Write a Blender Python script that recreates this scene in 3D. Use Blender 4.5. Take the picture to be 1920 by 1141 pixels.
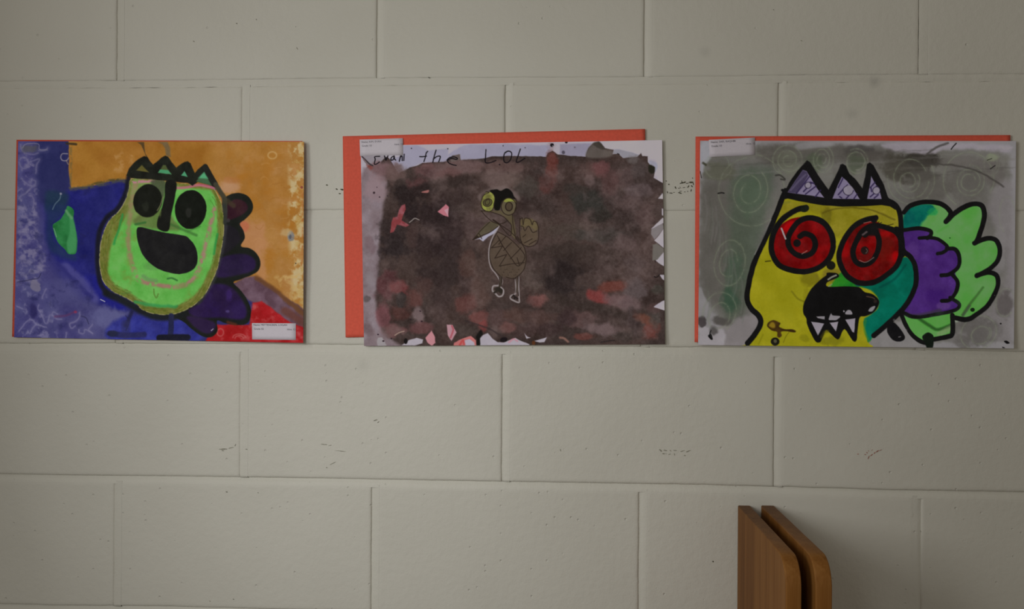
import bpy, bmesh, math, random
import numpy as np
from mathutils import Vector, Matrix

for o in list(bpy.data.objects):
    bpy.data.objects.remove(o, do_unlink=True)
SC = bpy.context.scene
COL = SC.collection
random.seed(4)

# ------------------------------------------------------------------ camera
W, H, F = 1920, 1141, 1620.0
CX, CD, CZ = 0.68804, 1.30632, 1.49326           # camera stands 1.31 m in front of the wall plane y = 0
YAW, PITCH, ROLL = -0.05535, -0.001346, 0.0064
def cam_axes():
    cy, sy, cp, sp = math.cos(YAW), math.sin(YAW), math.cos(PITCH), math.sin(PITCH)
    f = np.array([sy*cp, cy*cp, sp]); r = np.array([cy, -sy, 0.0]); u = np.cross(r, f)
    cr, sr = math.cos(ROLL), math.sin(ROLL)
    return r*cr+u*sr, -r*sr+u*cr, f
RR, UU, FF = cam_axes()
cam = bpy.data.cameras.new('camera')
cam.sensor_fit = 'HORIZONTAL'; cam.sensor_width = 36.0; cam.lens = F/W*36.0
cam.clip_start = 0.02
camo = bpy.data.objects.new('camera', cam); COL.objects.link(camo)
camo.matrix_world = Matrix(((RR[0], UU[0], -FF[0], CX), (RR[1], UU[1], -FF[1], -CD),
                            (RR[2], UU[2], -FF[2], CZ), (0, 0, 0, 1)))
SC.camera = camo

# ------------------------------------------------------------------ light and exposure
vs = SC.view_settings
vs.view_transform = 'Standard'; vs.look = 'None'; vs.gamma = 1.0; vs.use_curve_mapping = False
vs.exposure = 0.0
world = bpy.data.worlds.new('world'); SC.world = world; world.use_nodes = True
bg = world.node_tree.nodes['Background']
AMB = 0.19
AMBC = (1.0, 0.90, 0.77)
bg.inputs[0].default_value = (*AMBC, 1); bg.inputs[1].default_value = AMB
def unit(v):
    v = np.array(v, float); return v/np.linalg.norm(v)
# (position, direction, size, gain, tan of half the spread): daylight through an opening in the side wall left of
# the frame, and an added unseen beam behind the camera, its spread shaped for the falloff
LIGHTS = {'window_light': ((-0.578, -1.539, 1.823), unit((math.cos(.303)*math.cos(-.137), math.cos(.303)*math.sin(-.137), math.sin(.303))), 0.9, 1.87, None, (1.0, 0.99, 0.975)),
          'added_front_beam': ((0.1, -1.7, 1.75), unit((0.334-0.1, 1.7, 1.222-1.75)), 0.5, 2.009, 0.544, (0.99, 0.995, 1.0))}
for nm, (pos, dr, size, gain, T, colr) in LIGHTS.items():
    la = bpy.data.lights.new(nm, 'AREA'); la.shape = 'SQUARE'; la.size = size; la.color = colr
    la.energy = gain*math.pi**2
    if T is not None:
        la.spread = 2*math.atan(T); la.energy *= T-math.atan(T)
    lo = bpy.data.objects.new(nm, la); COL.objects.link(lo); lo.location = pos
    lo.rotation_euler = Vector(dr).to_track_quat('-Z', 'Y').to_euler()
def light_at(P):
    """light falling on the wall plane at points P: used to turn colours read off the photograph into surface colours"""
    E = AMB*np.array(AMBC)
    for pos, dr, size, gain, T, colr in LIGHTS.values():
        a = unit(np.cross(dr, [0, 0, 1.0])); b = np.cross(a, dr)
        for i in (-.375, -.125, .125, .375):
            for j in (-.375, -.125, .125, .375):
                v = P-(np.array(pos)+a*i*size+b*j*size); r2 = (v*v).sum(-1); c = np.maximum(v@dr, 1e-6)
                g = 1.0 if T is None else np.maximum(T-np.sqrt(np.maximum(r2/c**2-1, 0)), 0)
                E = E+(gain*np.maximum(v[..., 1], 0)*c*g/r2**2/16)[..., None]*np.array(colr)
    return E

# ------------------------------------------------------------------ pixel -> point on a plane parallel to the wall
def at(px, py, depth=0.0):
    """photo pixel -> world point on the plane `depth` metres in front of the wall (works on arrays)"""
    px = np.asarray(px, float); py = np.asarray(py, float)
    a = (px-W/2)/F; b = (H/2-py)/F
    d = FF + a[..., None]*RR + b[..., None]*UU
    t = (CD-np.asarray(depth))/d[..., 1]
    return np.array([CX, -CD, CZ]) + d*t[..., None]

# ------------------------------------------------------------------ helpers
def link(name, me, mat=None, parent=None):
    o = bpy.data.objects.new(name, me); COL.objects.link(o)
    if mat is not None: me.materials.append(mat)
    if parent is not None: o.parent = parent
    return o
def tag(o, label=None, cat=None, group=None, kind=None):
    if label: o['label'] = label
    if cat: o['category'] = cat
    if group: o['group'] = group
    if kind: o['kind'] = kind
    return o
def mesh_np(name, V, Q, smooth=True):
    V = np.asarray(V, np.float32); Q = np.asarray(Q, np.int32)
    me = bpy.data.meshes.new(name); k = Q.shape[1]
    me.vertices.add(len(V)); me.vertices.foreach_set('co', V.ravel())
    me.loops.add(Q.size); me.loops.foreach_set('vertex_index', Q.ravel())
    me.polygons.add(len(Q)); me.polygons.foreach_set('loop_start', np.arange(0, Q.size, k, dtype=np.int32))
    if smooth: me.polygons.foreach_set('use_smooth', np.ones(len(Q), bool))
    me.update(calc_edges=True); me.validate()
    return me
def grid_quads(ny, nx):
    i = np.arange(ny*nx).reshape(ny, nx)
    return np.stack([i[:-1, :-1], i[1:, :-1], i[1:, 1:], i[:-1, 1:]], -1).reshape(-1, 4)

def new_mat(name):
    m = bpy.data.materials.new(name); m.use_nodes = True
    nt = m.node_tree; b = nt.nodes['Principled BSDF']
    return m, nt, b
def nd(nt, typ, **kw):
    n = nt.nodes.new(typ)
    for k, v in kw.items():
        if k in n.inputs: n.inputs[k].default_value = v
        else: setattr(n, k, v)
    return n
def mth(nt, op, a, b=None, clamp=False):
    n = nt.nodes.new('ShaderNodeMath'); n.operation = op; n.use_clamp = clamp
    for i, v in enumerate((a, b)):
        if v is None: continue
        if hasattr(v, 'is_linked') or hasattr(v, 'node'): nt.links.new(v, n.inputs[i])
        else: n.inputs[i].default_value = v
    return n.outputs[0]
def ramp(nt, fac, stops):
    n = nt.nodes.new('ShaderNodeValToRGB'); e = n.color_ramp.elements
    while len(e) < len(stops): e.new(0.5)
    for el, (p, c) in zip(e, stops):
        el.position = p; el.color = (*c, 1) if len(c) == 3 else c
    nt.links.new(fac, n.inputs[0]); return n.outputs[0]
def s2l(c):
    c = np.asarray(c, float)/255.0
    return np.where(c <= 0.04045, c/12.92, ((c+0.055)/1.055)**2.4)

# ------------------------------------------------------------------ materials
def wall_material():
    m, nt, b = new_mat('painted_block'); L = nt.links.new
    geo = nd(nt, 'ShaderNodeNewGeometry'); pos = geo.outputs['Position']
    big = nd(nt, 'ShaderNodeTexNoise', Scale=5.0, Detail=3.0); L(pos, big.inputs['Vector'])
    fine = nd(nt, 'ShaderNodeTexNoise', Scale=420.0, Detail=3.0, Roughness=0.6); L(pos, fine.inputs['Vector'])
    mid = nd(nt, 'ShaderNodeTexNoise', Scale=95.0, Detail=2.0); L(pos, mid.inputs['Vector'])
    # pin holes: few of the voronoi cells hold a pit, more of them in the rough lower courses
    vor = nd(nt, 'ShaderNodeTexVoronoi', Scale=85.0); L(pos, vor.inputs['Vector'])
    sep = nd(nt, 'ShaderNodeSeparateColor'); L(vor.outputs['Color'], sep.inputs[0])
    dens = nd(nt, 'ShaderNodeTexNoise', Scale=4.2, Detail=1.0); L(pos, dens.inputs['Vector'])
    sp = nd(nt, 'ShaderNodeSeparateXYZ'); L(pos, sp.inputs[0])
    low = nd(nt, 'ShaderNodeMapRange', **{'From Min': 1.55, 'From Max': 1.40, 'To Min': 0.0, 'To Max': 0.13}); L(sp.outputs[2], low.inputs[0])
    thr = mth(nt, 'ADD', mth(nt, 'MULTIPLY', mth(nt, 'SUBTRACT', dens.outputs[0], 0.44), 0.55), low.outputs[0])
    pick = mth(nt, 'LESS_THAN', sep.outputs[0], thr)
    pit = nd(nt, 'ShaderNodeMapRange', **{'From Min': 0.02, 'From Max': 0.17, 'To Min': 1.0, 'To Max': 0.0}); L(vor.outputs['Distance'], pit.inputs[0])
    pitv = mth(nt, 'MULTIPLY', pit.outputs[0], pick)
    h = mth(nt, 'ADD', mth(nt, 'MULTIPLY', fine.outputs[0], 0.35), mth(nt, 'MULTIPLY', mid.outputs[0], 0.9))
    h = mth(nt, 'SUBTRACT', h, mth(nt, 'MULTIPLY', pitv, 1.9))
    bump = nd(nt, 'ShaderNodeBump', Strength=0.5, Distance=0.0015); L(h, bump.inputs['Height']); L(bump.outputs[0], b.inputs['Normal'])
    c = ramp(nt, big.outputs[0], [(0.3, (0.655, 0.642, 0.565)), (0.7, (0.695, 0.683, 0.605))])
    # three soft grey finger smudges on the upper right
    fac = None
    for px, py, r, a in ((1640, 153, 13, 0.26), (1597, 213, 12, 0.16), (1322, 97, 12, 0.13), (681, 684, 14, 0.10)):
        p = at(px, py); v = nd(nt, 'ShaderNodeVectorMath', operation='DISTANCE'); L(pos, v.inputs[0]); v.inputs[1].default_value = tuple(p)
        mr = nd(nt, 'ShaderNodeMapRange', interpolation_type='SMOOTHSTEP', **{'From Min': 0.0, 'From Max': r/1240*1.35, 'To Min': a, 'To Max': 0.0}); L(v.outputs['Value'], mr.inputs[0])
        fac = mr.outputs[0] if fac is None else mth(nt, 'MAXIMUM', fac, mr.outputs[0])
    mx = nd(nt, 'ShaderNodeMix', data_type='RGBA'); L(fac, mx.inputs[0]); L(c, mx.inputs[6]); mx.inputs[7].default_value = (0.16, 0.16, 0.15, 1)
    L(mx.outputs[2], b.inputs['Base Color'])
    b.inputs['Roughness'].default_value = 0.55; b.inputs['Specular IOR Level'].default_value = 0.25
    return m
def wood_material():
    m, nt, b = new_mat('oiled_oak'); L = nt.links.new
    tc = nd(nt, 'ShaderNodeTexCoord')
    mp = nd(nt, 'ShaderNodeMapping'); mp.inputs['Scale'].default_value = (55, 55, 2.2); L(tc.outputs['Object'], mp.inputs[0])
    n1 = nd(nt, 'ShaderNodeTexNoise', Scale=1.0, Detail=5.0, Roughness=0.6, Distortion=0.4); L(mp.outputs[0], n1.inputs['Vector'])
    mp2 = nd(nt, 'ShaderNodeMapping'); mp2.inputs['Scale'].default_value = (330, 330, 9); L(tc.outputs['Object'], mp2.inputs[0])
    n2 = nd(nt, 'ShaderNodeTexNoise', Scale=1.0, Detail=3.0); L(mp2.outputs[0], n2.inputs['Vector'])
    mp3 = nd(nt, 'ShaderNodeMapping'); mp3.inputs['Scale'].default_value = (6, 6, 1.0); L(tc.outputs['Object'], mp3.inputs[0])
    n3 = nd(nt, 'ShaderNodeTexNoise', Scale=1.3, Detail=2.0); L(mp3.outputs[0], n3.inputs['Vector'])
    f = mth(nt, 'ADD', mth(nt, 'MULTIPLY', n1.outputs[0], 0.5), mth(nt, 'ADD', mth(nt, 'MULTIPLY', n2.outputs[0], 0.25), mth(nt, 'MULTIPLY', n3.outputs[0], 0.25)))
    L(ramp(nt, f, [(0.36, (0.155, 0.056, 0.009)), (0.5, (0.24, 0.098, 0.02)), (0.64, (0.30, 0.135, 0.034))]), b.inputs['Base Color'])
    bump = nd(nt, 'ShaderNodeBump', Strength=0.25, Distance=0.0006); L(n2.outputs[0], bump.inputs['Height']); L(bump.outputs[0], b.inputs['Normal'])
    b.inputs['Roughness'].default_value = 0.55; b.inputs['Specular IOR Level'].default_value = 0.15
    return m
def paint_material():
    m, nt, b = new_mat('tempera_on_paper'); L = nt.links.new
    at_ = nd(nt, 'ShaderNodeAttribute', attribute_name='paint'); L(at_.outputs['Color'], b.inputs['Base Color'])
    tc = nd(nt, 'ShaderNodeTexCoord')
    n = nd(nt, 'ShaderNodeTexNoise', Scale=650.0, Detail=2.0); L(tc.outputs['Object'], n.inputs['Vector'])
    bump = nd(nt, 'ShaderNodeBump', Strength=0.12, Distance=0.0004); L(n.outputs[0], bump.inputs['Height']); L(bump.outputs[0], b.inputs['Normal'])
    b.inputs['Roughness'].default_value = 0.8; b.inputs['Specular IOR Level'].default_value = 0.06
    return m
def plain_paper(name, col, rough=0.75, var=0.06):
    m, nt, b = new_mat(name); L = nt.links.new
    tc = nd(nt, 'ShaderNodeTexCoord')
    n = nd(nt, 'ShaderNodeTexNoise', Scale=260.0, Detail=3.0); L(tc.outputs['Object'], n.inputs['Vector'])
    lo_ = tuple(x*(1-var) for x in col); hi = tuple(min(1, x*(1+var)) for x in col)
    L(ramp(nt, n.outputs[0], [(0.3, lo_), (0.7, hi)]), b.inputs['Base Color'])
    b.inputs['Roughness'].default_value = rough; b.inputs['Specular IOR Level'].default_value = 0.2
    return m
def floor_material():
    m, nt, b = new_mat('vinyl_floor'); L = nt.links.new
    geo = nd(nt, 'ShaderNodeNewGeometry')
    n = nd(nt, 'ShaderNodeTexNoise', Scale=40.0, Detail=6.0); L(geo.outputs['Position'], n.inputs['Vector'])
    L(ramp(nt, n.outputs[0], [(0.35, (0.22, 0.20, 0.17)), (0.65, (0.33, 0.31, 0.27))]), b.inputs['Base Color'])
    b.inputs['Roughness'].default_value = 0.45
    return m
M_WALL = wall_material(); M_WOOD = wood_material(); M_PAINT = paint_material()
M_ORANGE = plain_paper('orange_card', (0.80, 0.127, 0.078)); M_LABEL = plain_paper('white_label', (0.735, 0.69, 0.76), 0.7, 0.02)
M_INK = plain_paper('printed_ink', (0.10, 0.095, 0.12), 0.6, 0.1); M_SCUFF_PIT = plain_paper('dark_residue_pit_shade', (0.10, 0.095, 0.06), 0.8, 0.4)
M_SCUFF_PIT_F = plain_paper('faint_residue_pit_shade', (0.33, 0.32, 0.26), 0.8, 0.3)
M_RED = plain_paper('red_residue', (0.42, 0.20, 0.16), 0.8, 0.3); M_FLOOR = floor_material()

# ------------------------------------------------------------------ block wall
P, CH = 0.4064, 0.2032                    # block module: 16 x 8 inch
X0W, X1W = -1.45, 2.85
HW = 0.0043                               # half a mortar joint
JM = {9: [(120,158),(320,157),(610,153.5),(810,152.5),(1110,151.5),(1310,150),(1500,147.5),(1740,146),(1900,145.5)],
      8: [(580,399.5),(640,399.5),(1275,401)],
      7: [(50,649.5),(190,649),(350,650),(550,651),(850,653.5),(1050,655),(1360,657),(1560,660),(1740,662),(1900,665)],
      6: [(120,896),(320,898),(600,902),(800,906),(1110,911),(1310,914),(1660,924),(1860,927)],
      5: [(100,1140.5),(300,1142)]}
JD = {}
for k, pts in JM.items():
    a = np.array(pts, float); p = at(a[:, 0], a[:, 1]); JD[k] = (p[:, 0], p[:, 2]-k*CH)
rng = np.random.default_rng(7)
def wob(seed):
    r = np.random.default_rng(seed); fr = r.uniform(18, 260, 9); ph = r.uniform(0, 6.28, 9); am = r.uniform(.4, 1, 9)*(30/fr)**0.45
    return lambda s: (np.sin(np.asarray(s)[..., None]*fr+ph)*am).sum(-1)*0.00022
JW = {k: wob(100+k) for k in range(0, 15)}
def jz(k, x):
    x = np.asarray(x, float); z = np.full(x.shape, k*CH)
    if k in JD: z = z+np.interp(x, JD[k][0], JD[k][1])
    return z
VJ = {9: [(224,120),(712,100),(1213.5,100),(1730,60)], 8: [(459.5,210),(953,220),(1465.5,210)],
      7: [(222,525),(706,525),(1208,525),(1724,525)], 6: [(456,780),(947,780),(1457.5,780)],
      5: [(219,1020),(701.5,1040),(1203.5,1040),(1720.5,1090)]}
def row_joints(r):
    """x of the head joints of course r (between bed joints r and r+1)"""
    off = 0.0 if r % 2 else P/2
    xs = [off+i*P for i in range(-6, 9)]
    if r in VJ:
        for px, py in VJ[r]:
            x = float(at(px, py)[0]); i = int(np.argmin([abs(x-q) for q in xs])); xs[i] = x
    return [x for x in xs if X0W-0.3 < x < X1W+0.3]
BED = {9: (.9, .5, .22, .5, 1.1), 8: (1.6, .9, .6, .3, .05), 7: (3.0, 2.3, 1.6, .6, .02), 6: (4.6, 3.2, 2.1, .7, .02), 5: (4.6, 3.2, 2.1, .8, .02)}
Vs, Qs = [], []
def add_strip(P0, prof, nrm_axis):
    """P0 (n,5,3) strip of points"""
    global Vs, Qs
    base = sum(len(v) for v in Vs); n, m, _ = P0.shape
    Vs.append(P0.reshape(-1, 3)); Qs.append(grid_quads(n, m)+base)
E1, E2 = 0.0012, 0.0038      # how far a mortar strip runs under the block on its deep and on its flush side
for k in range(0, 14):
    x = np.linspace(X0W, X1W, 900); z = jz(k, x)+JW[k](x)*0.6
    pr = np.array(BED.get(k, (2.6, 1.6, .9, .4, .03)))*0.001
    offs = np.array([HW+E1, 0.45*HW, 0, -0.5*HW, -HW-(E1 if k == 9 else E2*.85)])
    dn = wob(300+k)(x)*0.9
    A = np.zeros((len(x), 5, 3)); A[..., 0] = x[:, None]; A[..., 2] = z[:, None]+offs; A[..., 1] = np.maximum(pr[None]+dn[:, None]*[1, 1, .6, .4, .1], 0.00003)
    add_strip(A[:, ::-1], None, 0)
for r in range(0, 13):
    for j, xj in enumerate(row_joints(r)):
        zz = np.linspace(float(jz(r, xj))+1.05*HW, float(jz(r+1, xj))-0.7*HW, 60)
        pxx = (xj-CX)
        sel = (2.8, 2.2, 1.5, .6, .02)
        if r == 6 and abs(xj-P/2) < .05: sel = (1.3, .35, .15, .05, .02)
        if r == 8 and abs(xj-P/2) < .05: sel = (1.4, .4, .2, .08, .02)
        if r == 5 and abs(xj) < .05: sel = (1.9, .55, .25, .1, .02)
        if r == 5 and abs(xj-3*P) < .05: sel = (.02, .3, .6, 1.3, 2.4)
        if r == 9 and abs(xj-3*P) < .05: sel = (.55, .2, .1, .05, .02)
        if r == 5 and abs(xj-P) < .05: sel = (3.2, 2.5, 1.7, .7, .02)
        pr = np.array(sel)*0.001
        rev = sel[0] < sel[4]; offs = np.array([-HW-(E2 if rev else E1), -0.5*HW, 0, 0.5*HW, HW+(E1 if rev else E2*.85)])
        dn = wob(700+r*20+j)(zz)*0.7; wx = wob(900+r*20+j)(zz)*0.6
        A = np.zeros((60, 5, 3)); A[..., 2] = zz[:, None]; A[..., 0] = xj+wx[:, None]+offs; A[..., 1] = np.maximum(pr[None]+dn[:, None]*[1, .8, .6, .4, .1], 0.00003)
        A = np.concatenate([A[:1]+[0, 0.009, -0.0002], A])          # bottom end turns back into the bed joint
        add_strip(A[:, ::-1], None, 0)
# slab behind the mortar, 20 cm thick
b0 = sum(len(v) for v in Vs)
zt = 13*CH
Vs.append(np.array([[X0W, .012, 0], [X1W, .012, 0], [X1W, .012, zt], [X0W, .012, zt], [X0W, .20, 0], [X1W, .20, 0], [X1W, .20, zt], [X0W, .20, zt]]))
Qs.append(np.array([[0, 1, 2, 3], [5, 4, 7, 6], [4, 0, 3, 7], [1, 5, 6, 2], [3, 2, 6, 7], [4, 5, 1, 0]])+b0)
wall = link('wall_back', mesh_np('wall_back', np.concatenate(Vs), np.concatenate(Qs)), M_WALL)
tag(wall, 'cream painted concrete block wall with mortar joints', 'wall', kind='structure')

BLOCKS = {}
def make_block(r, xa, xb, first, last):
    xl = xa+(0 if first else HW); xr = xb-(0 if last else HW)
    nx = max(6, int((xr-xl)/0.007)); nz = 28
    st = [(i/nx, 0) for i in range(nx)]+[(1, i/nz) for i in range(nz)]+[(1-i/nx, 1) for i in range(nx)]+[(0, 1-i/nz) for i in range(nz)]
    st = np.array(st); s, t = st[:, 0], st[:, 1]
    w1, w2 = wob(2000+r*40+int(xa*50)), wob(3000+r*40+int(xa*50))
    rings = [(0.0, 0.011), (0.0, 0.0034), (0.0007, 0.0013), (0.0019, 0.0004), (0.0042, 0.0), (0.0075, 0.0)]
    V = []
    cx, cz = (xl+xr)/2, (r+.5)*CH
    for o, dep in rings:
        x = xl+o+s*(xr-xl-2*o)
        zb = jz(r, x)+HW+o; zt_ = jz(r+1, x)-HW-o
        z = zb+t*(zt_-zb)
        # worn, wavy arrises and slightly rounded corners
        edge = max(0, 1-o/0.006)
        z = z+np.where(t == 0, 1, np.where(t == 1, -1, 0))*np.abs(w1(x+t))*1.5*edge
        x2 = x+np.where((s == 0) & (t > 0), 1, np.where((s == 1) & (t < 1), -1, 0))*np.abs(w2(z))*1.5*edge
        V.append(np.stack([x2-cx, np.full_like(x, dep), z-cz], 1))
    n = len(st); V = np.concatenate(V)
    bm = bmesh.new(); vv = [bm.verts.new(v) for v in V]
    for a in range(len(rings)-1):
        for i in range(n):
            j = (i+1) % n
            f = bm.faces.new((vv[a*n+i], vv[a*n+j], vv[(a+1)*n+j], vv[(a+1)*n+i])); f.smooth = True
    a = len(rings)-1
    f = bm.faces.new([vv[a*n+i] for i in range(n)]); f.smooth = True
    me = bpy.data.meshes.new('concrete_block'); bm.to_mesh(me); bm.free()
    o = link('concrete_block', me, M_WALL, wall); o.location = (cx, 0, cz)
    BLOCKS[(r, round(xa, 3))] = (o, xa, xb, r)
    return o
for r in range(0, 13):
    xs = [x for x in row_joints(r) if X0W+0.03 < x < X1W-0.03]
    xs = [X0W]+xs+[X1W]
    for i in range(len(xs)-1):
        make_block(r, xs[i], xs[i+1], i == 0, i == len(xs)-2)
def block_at(px, py):
    p = at(px, py)
    for o, xa, xb, r in BLOCKS.values():
        if xa <= p[0] <= xb and float(jz(r, p[0])) <= p[2] <= float(jz(r+1, p[0])): return o
    return wall

# floor
fl = mesh_np('floor', [[X0W, -3.2, -.05], [X1W, -3.2, -.05], [X1W, .2, -.05], [X0W, .2, -.05], [X0W, -3.2, 0], [X1W, -3.2, 0], [X1W, .2, 0], [X0W, .2, 0]],
             [[3, 2, 1, 0], [4, 5, 6, 7], [0, 1, 5, 4], [1, 2, 6, 5], [2, 3, 7, 6], [3, 0, 4, 7]], False)
tag(link('floor', fl, M_FLOOR), 'grey speckled floor below the wall', 'floor', kind='structure')

# ------------------------------------------------------------------ two wooden end panels standing against the wall
def panel(pxl, pxr, label):
    a = at(pxl, 946); b = at(pxr, 946)
    x0, x1 = float(a[0]), float(b[0]); ztop = float(a[2]); dep = 0.278; gap = 0.003; R = 0.034
    prof = [(-gap, 0.0), (-dep, 0.0)]
    for i in range(13):
        t = i/12*math.pi/2
        prof.append((-dep+R-R*math.cos(t), ztop-R+R*math.sin(t)))
    prof.append((-gap, ztop))
    bm = bmesh.new()
    L = [bm.verts.new((-(x1-x0)/2, y, z)) for y, z in prof]; Rv = [bm.verts.new(((x1-x0)/2, y, z)) for y, z in prof]
    n = len(prof)
    bm.faces.new(L[::-1]); bm.faces.new(Rv)
    for i in range(n):
        j = (i+1) % n; bm.faces.new((L[i], L[j], Rv[j], Rv[i]))
    bmesh.ops.recalc_face_normals(bm, faces=bm.faces)
    es = [e for e in bm.edges if abs(e.verts[0].co.x-e.verts[1].co.x) < 1e-6]
    bmesh.ops.bevel(bm, geom=es, offset=0.0018, segments=3, profile=0.5, affect='EDGES')
    for f in bm.faces: f.smooth = len(f.verts) < 8
    me = bpy.data.meshes.new('wooden_panel'); bm.to_mesh(me); bm.free()
    o = link('wooden_panel', me, M_WOOD); o.location = ((x0+x1)/2, 0, 0)
    tag(o, label, 'wood panel', 'wooden end panels against the wall')
    return o
panel(1382.5, 1406, 'honey brown wooden panel end with rounded corner, left of the pair')
panel(1426, 1451, 'honey brown wooden panel end with rounded corner, right of the pair')

#PAINTER-BEGIN
# ------------------------------------------------------------------ brush work (numpy), all in photo pixels
_LAT = np.random.default_rng(11).random((6, 128, 128))
def vnoise(x, y, s, seed=0):
    x = x/s+seed*17.31; y = y/s+seed*9.77
    xi = np.floor(x).astype(int); yi = np.floor(y).astype(int); fx = x-xi; fy = y-yi
    fx = fx*fx*(3-2*fx); fy = fy*fy*(3-2*fy); Lt = _LAT[seed % 6]
    a = Lt[yi % 128, xi % 128]; b = Lt[yi % 128, (xi+1) % 128]; c = Lt[(yi+1) % 128, xi % 128]; d = Lt[(yi+1) % 128, (xi+1) % 128]
    return (a*(1-fx)+b*fx)*(1-fy)+(c*(1-fx)+d*fx)*fy
def fbm(x, y, s, seed=0, oc=4):
    r = 0; a = 1; t = 0
    for i in range(oc):
        r = r+a*vnoise(x, y, s/2**i, seed+i); t += a; a *= .55
    return r/t
def tr(x0, y0, s, pts): return [(x0+a/s, y0+b/s) for a, b in pts]
def smooth_path(p, n=6, closed=False):
    p = np.array(p, float)
    if len(p) < 3: return p
    q = np.vstack([p[-1], p, p[0], p[1]]) if closed else np.vstack([2*p[0]-p[1], p, 2*p[-1]-p[-2]])
    out = []; m = len(p) if closed else len(p)-1
    t = np.linspace(0, 1, n, endpoint=False)[:, None]
    for i in range(m):
        a, b, c, d = q[i], q[i+1], q[i+2], q[i+3]
        out.append(.5*((2*b)+(-a+c)*t+(2*a-5*b+4*c-d)*t*t+(-a+3*b-3*c+d)*t**3))
    if not closed: out.append(p[-1:])
    return np.vstack(out)
class Art:
    def __init__(s, TL, TR, BR, BL, step, base):
        TL, TR, BR, BL = map(np.array, (TL, TR, BR, BL))
        s.nx = int(np.hypot(*(TR-TL))/step)+1; s.ny = int(np.hypot(*(BL-TL))/step)+1
        u = np.linspace(0, 1, s.nx)[None, :, None]; v = np.linspace(0, 1, s.ny)[:, None, None]
        G = (TL*(1-u)+TR*u)*(1-v)+(BL*(1-u)+BR*u)*v
        s.u, s.v = u[..., 0]+0*v[..., 0], v[..., 0]+0*u[..., 0]
        s.X, s.Y = G[..., 0], G[..., 1]
        s.WX = (fbm(s.X, s.Y, 13, 1, 3)-.5)*2; s.WY = (fbm(s.X, s.Y, 13, 3, 3)-.5)*2
        s.C = np.zeros(s.X.shape+(3,))+np.array(base, float)
    def box(s, p, pad):
        p = np.asarray(p); xm = s.X.mean(0); ym = s.Y.mean(1); pad += 8
        c = np.where((xm > p[:, 0].min()-pad) & (xm < p[:, 0].max()+pad))[0]; r = np.where((ym > p[:, 1].min()-pad) & (ym < p[:, 1].max()+pad))[0]
        if len(c) == 0 or len(r) == 0: return None
        return slice(r[0], r[-1]+1), slice(c[0], c[-1]+1)
    def put(s, b, cov, col, var=0, vs=18, col2=None, seed=0):
        X, Y = s.X[b], s.Y[b]; c = np.zeros(X.shape+(3,))+np.array(col, float)
        if col2 is not None:
            k = np.clip((fbm(X, Y, vs*1.6, seed+5)-.5)*3.2+.5, 0, 1)[..., None]; c = c*(1-k)+np.array(col2, float)*k
        if var: c = c+((fbm(X, Y, vs, seed+2)-.5)*2.6*var+(vnoise(X, Y, 2.2, seed+1)-.5)*var*.5)[..., None]
        cov = np.clip(cov, 0, 1)[..., None]
        s.C[b] = s.C[b]*(1-cov)+c*cov
    def segd(s, X, Y, p, closed=False):
        p = np.asarray(p, float); d = np.full(X.shape, 1e9); n = len(p)
        for i in range(n if closed else n-1):
            a, b = p[i], p[(i+1) % n]; e = b-a; L2 = e@e+1e-12
            t = np.clip(((X-a[0])*e[0]+(Y-a[1])*e[1])/L2, 0, 1)
            d = np.minimum(d, (X-a[0]-t*e[0])**2+(Y-a[1]-t*e[1])**2)
        return np.sqrt(d)
    def fill(s, p, col, a=1, soft=1.3, warp=.7, var=5, vs=18, col2=None, sm=True, seed=0, grain=0):
        p = smooth_path(p, 4, True) if sm else np.array(p, float); b = s.box(p, soft+4)
        if b is None: return
        X = s.X[b]+s.WX[b]*warp; Y = s.Y[b]+s.WY[b]*warp
        ins = np.zeros(X.shape, bool); n = len(p)
        for i in range(n):
            x1, y1 = p[i]; x2, y2 = p[(i+1) % n]
            if y1 == y2: continue
            ins ^= ((y1 > Y) != (y2 > Y)) & (X < (x2-x1)*(Y-y1)/(y2-y1)+x1)
        d = s.segd(X, Y, p, True); d = np.where(ins, -d, d)
        cov = np.clip(.5-d/soft, 0, 1); cov = cov*cov*(3-2*cov)*a
        if grain: cov = cov*np.clip(1-grain+grain*2*(fbm(s.X[b], s.Y[b], 7, seed+4)), 0, 1)
        s.put(b, cov, col, var, vs, col2, seed)
    def stroke(s, p, w, col, a=1, soft=1.2, warp=.5, var=3, sm=True, vs=14, col2=None, seed=0, dry=0, closed=False):
        p = smooth_path(p, 6, closed) if sm else np.array(p, float); b = s.box(p, w+soft)
        if closed: p = np.vstack([p, p[:1]])
        if b is None: return
        X = s.X[b]+s.WX[b]*warp; Y = s.Y[b]+s.WY[b]*warp
        wv = w*(1+.16*(fbm(X, Y, 16, 3+seed)-.5))
        d = s.segd(X, Y, p)-wv/2
        cov = np.clip(.5-d/soft, 0, 1); cov = cov*cov*(3-2*cov)*a
        if dry: cov = cov*np.clip((fbm(s.X[b], s.Y[b], 5, seed+2)-.5)*4+1-dry, 0, 1)
        s.put(b, cov, col, var, vs, col2, seed)
    def blob(s, cx, cy, rx, ry, col, a=1, ang=0, var=5, vs=16, hard=1.0, seed=0, rough=.5, col2=None):
        R = max(rx, ry)*1.5; b = s.box([(cx-R, cy-R), (cx+R, cy+R)], 2)
        if b is None: return
        X = s.X[b]-cx; Y = s.Y[b]-cy; t = math.radians(ang); c, sn = math.cos(t), math.sin(t)
        q = np.sqrt(((X*c+Y*sn)/rx)**2+((-X*sn+Y*c)/ry)**2)+(fbm(s.X[b], s.Y[b], 14, seed+3)-.5)*2*rough
        cov = np.clip((1.15-q)*1.6*hard, 0, 1); cov = cov*cov*(3-2*cov)*a
        s.put(b, cov, col, var, vs, col2, seed)
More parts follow.
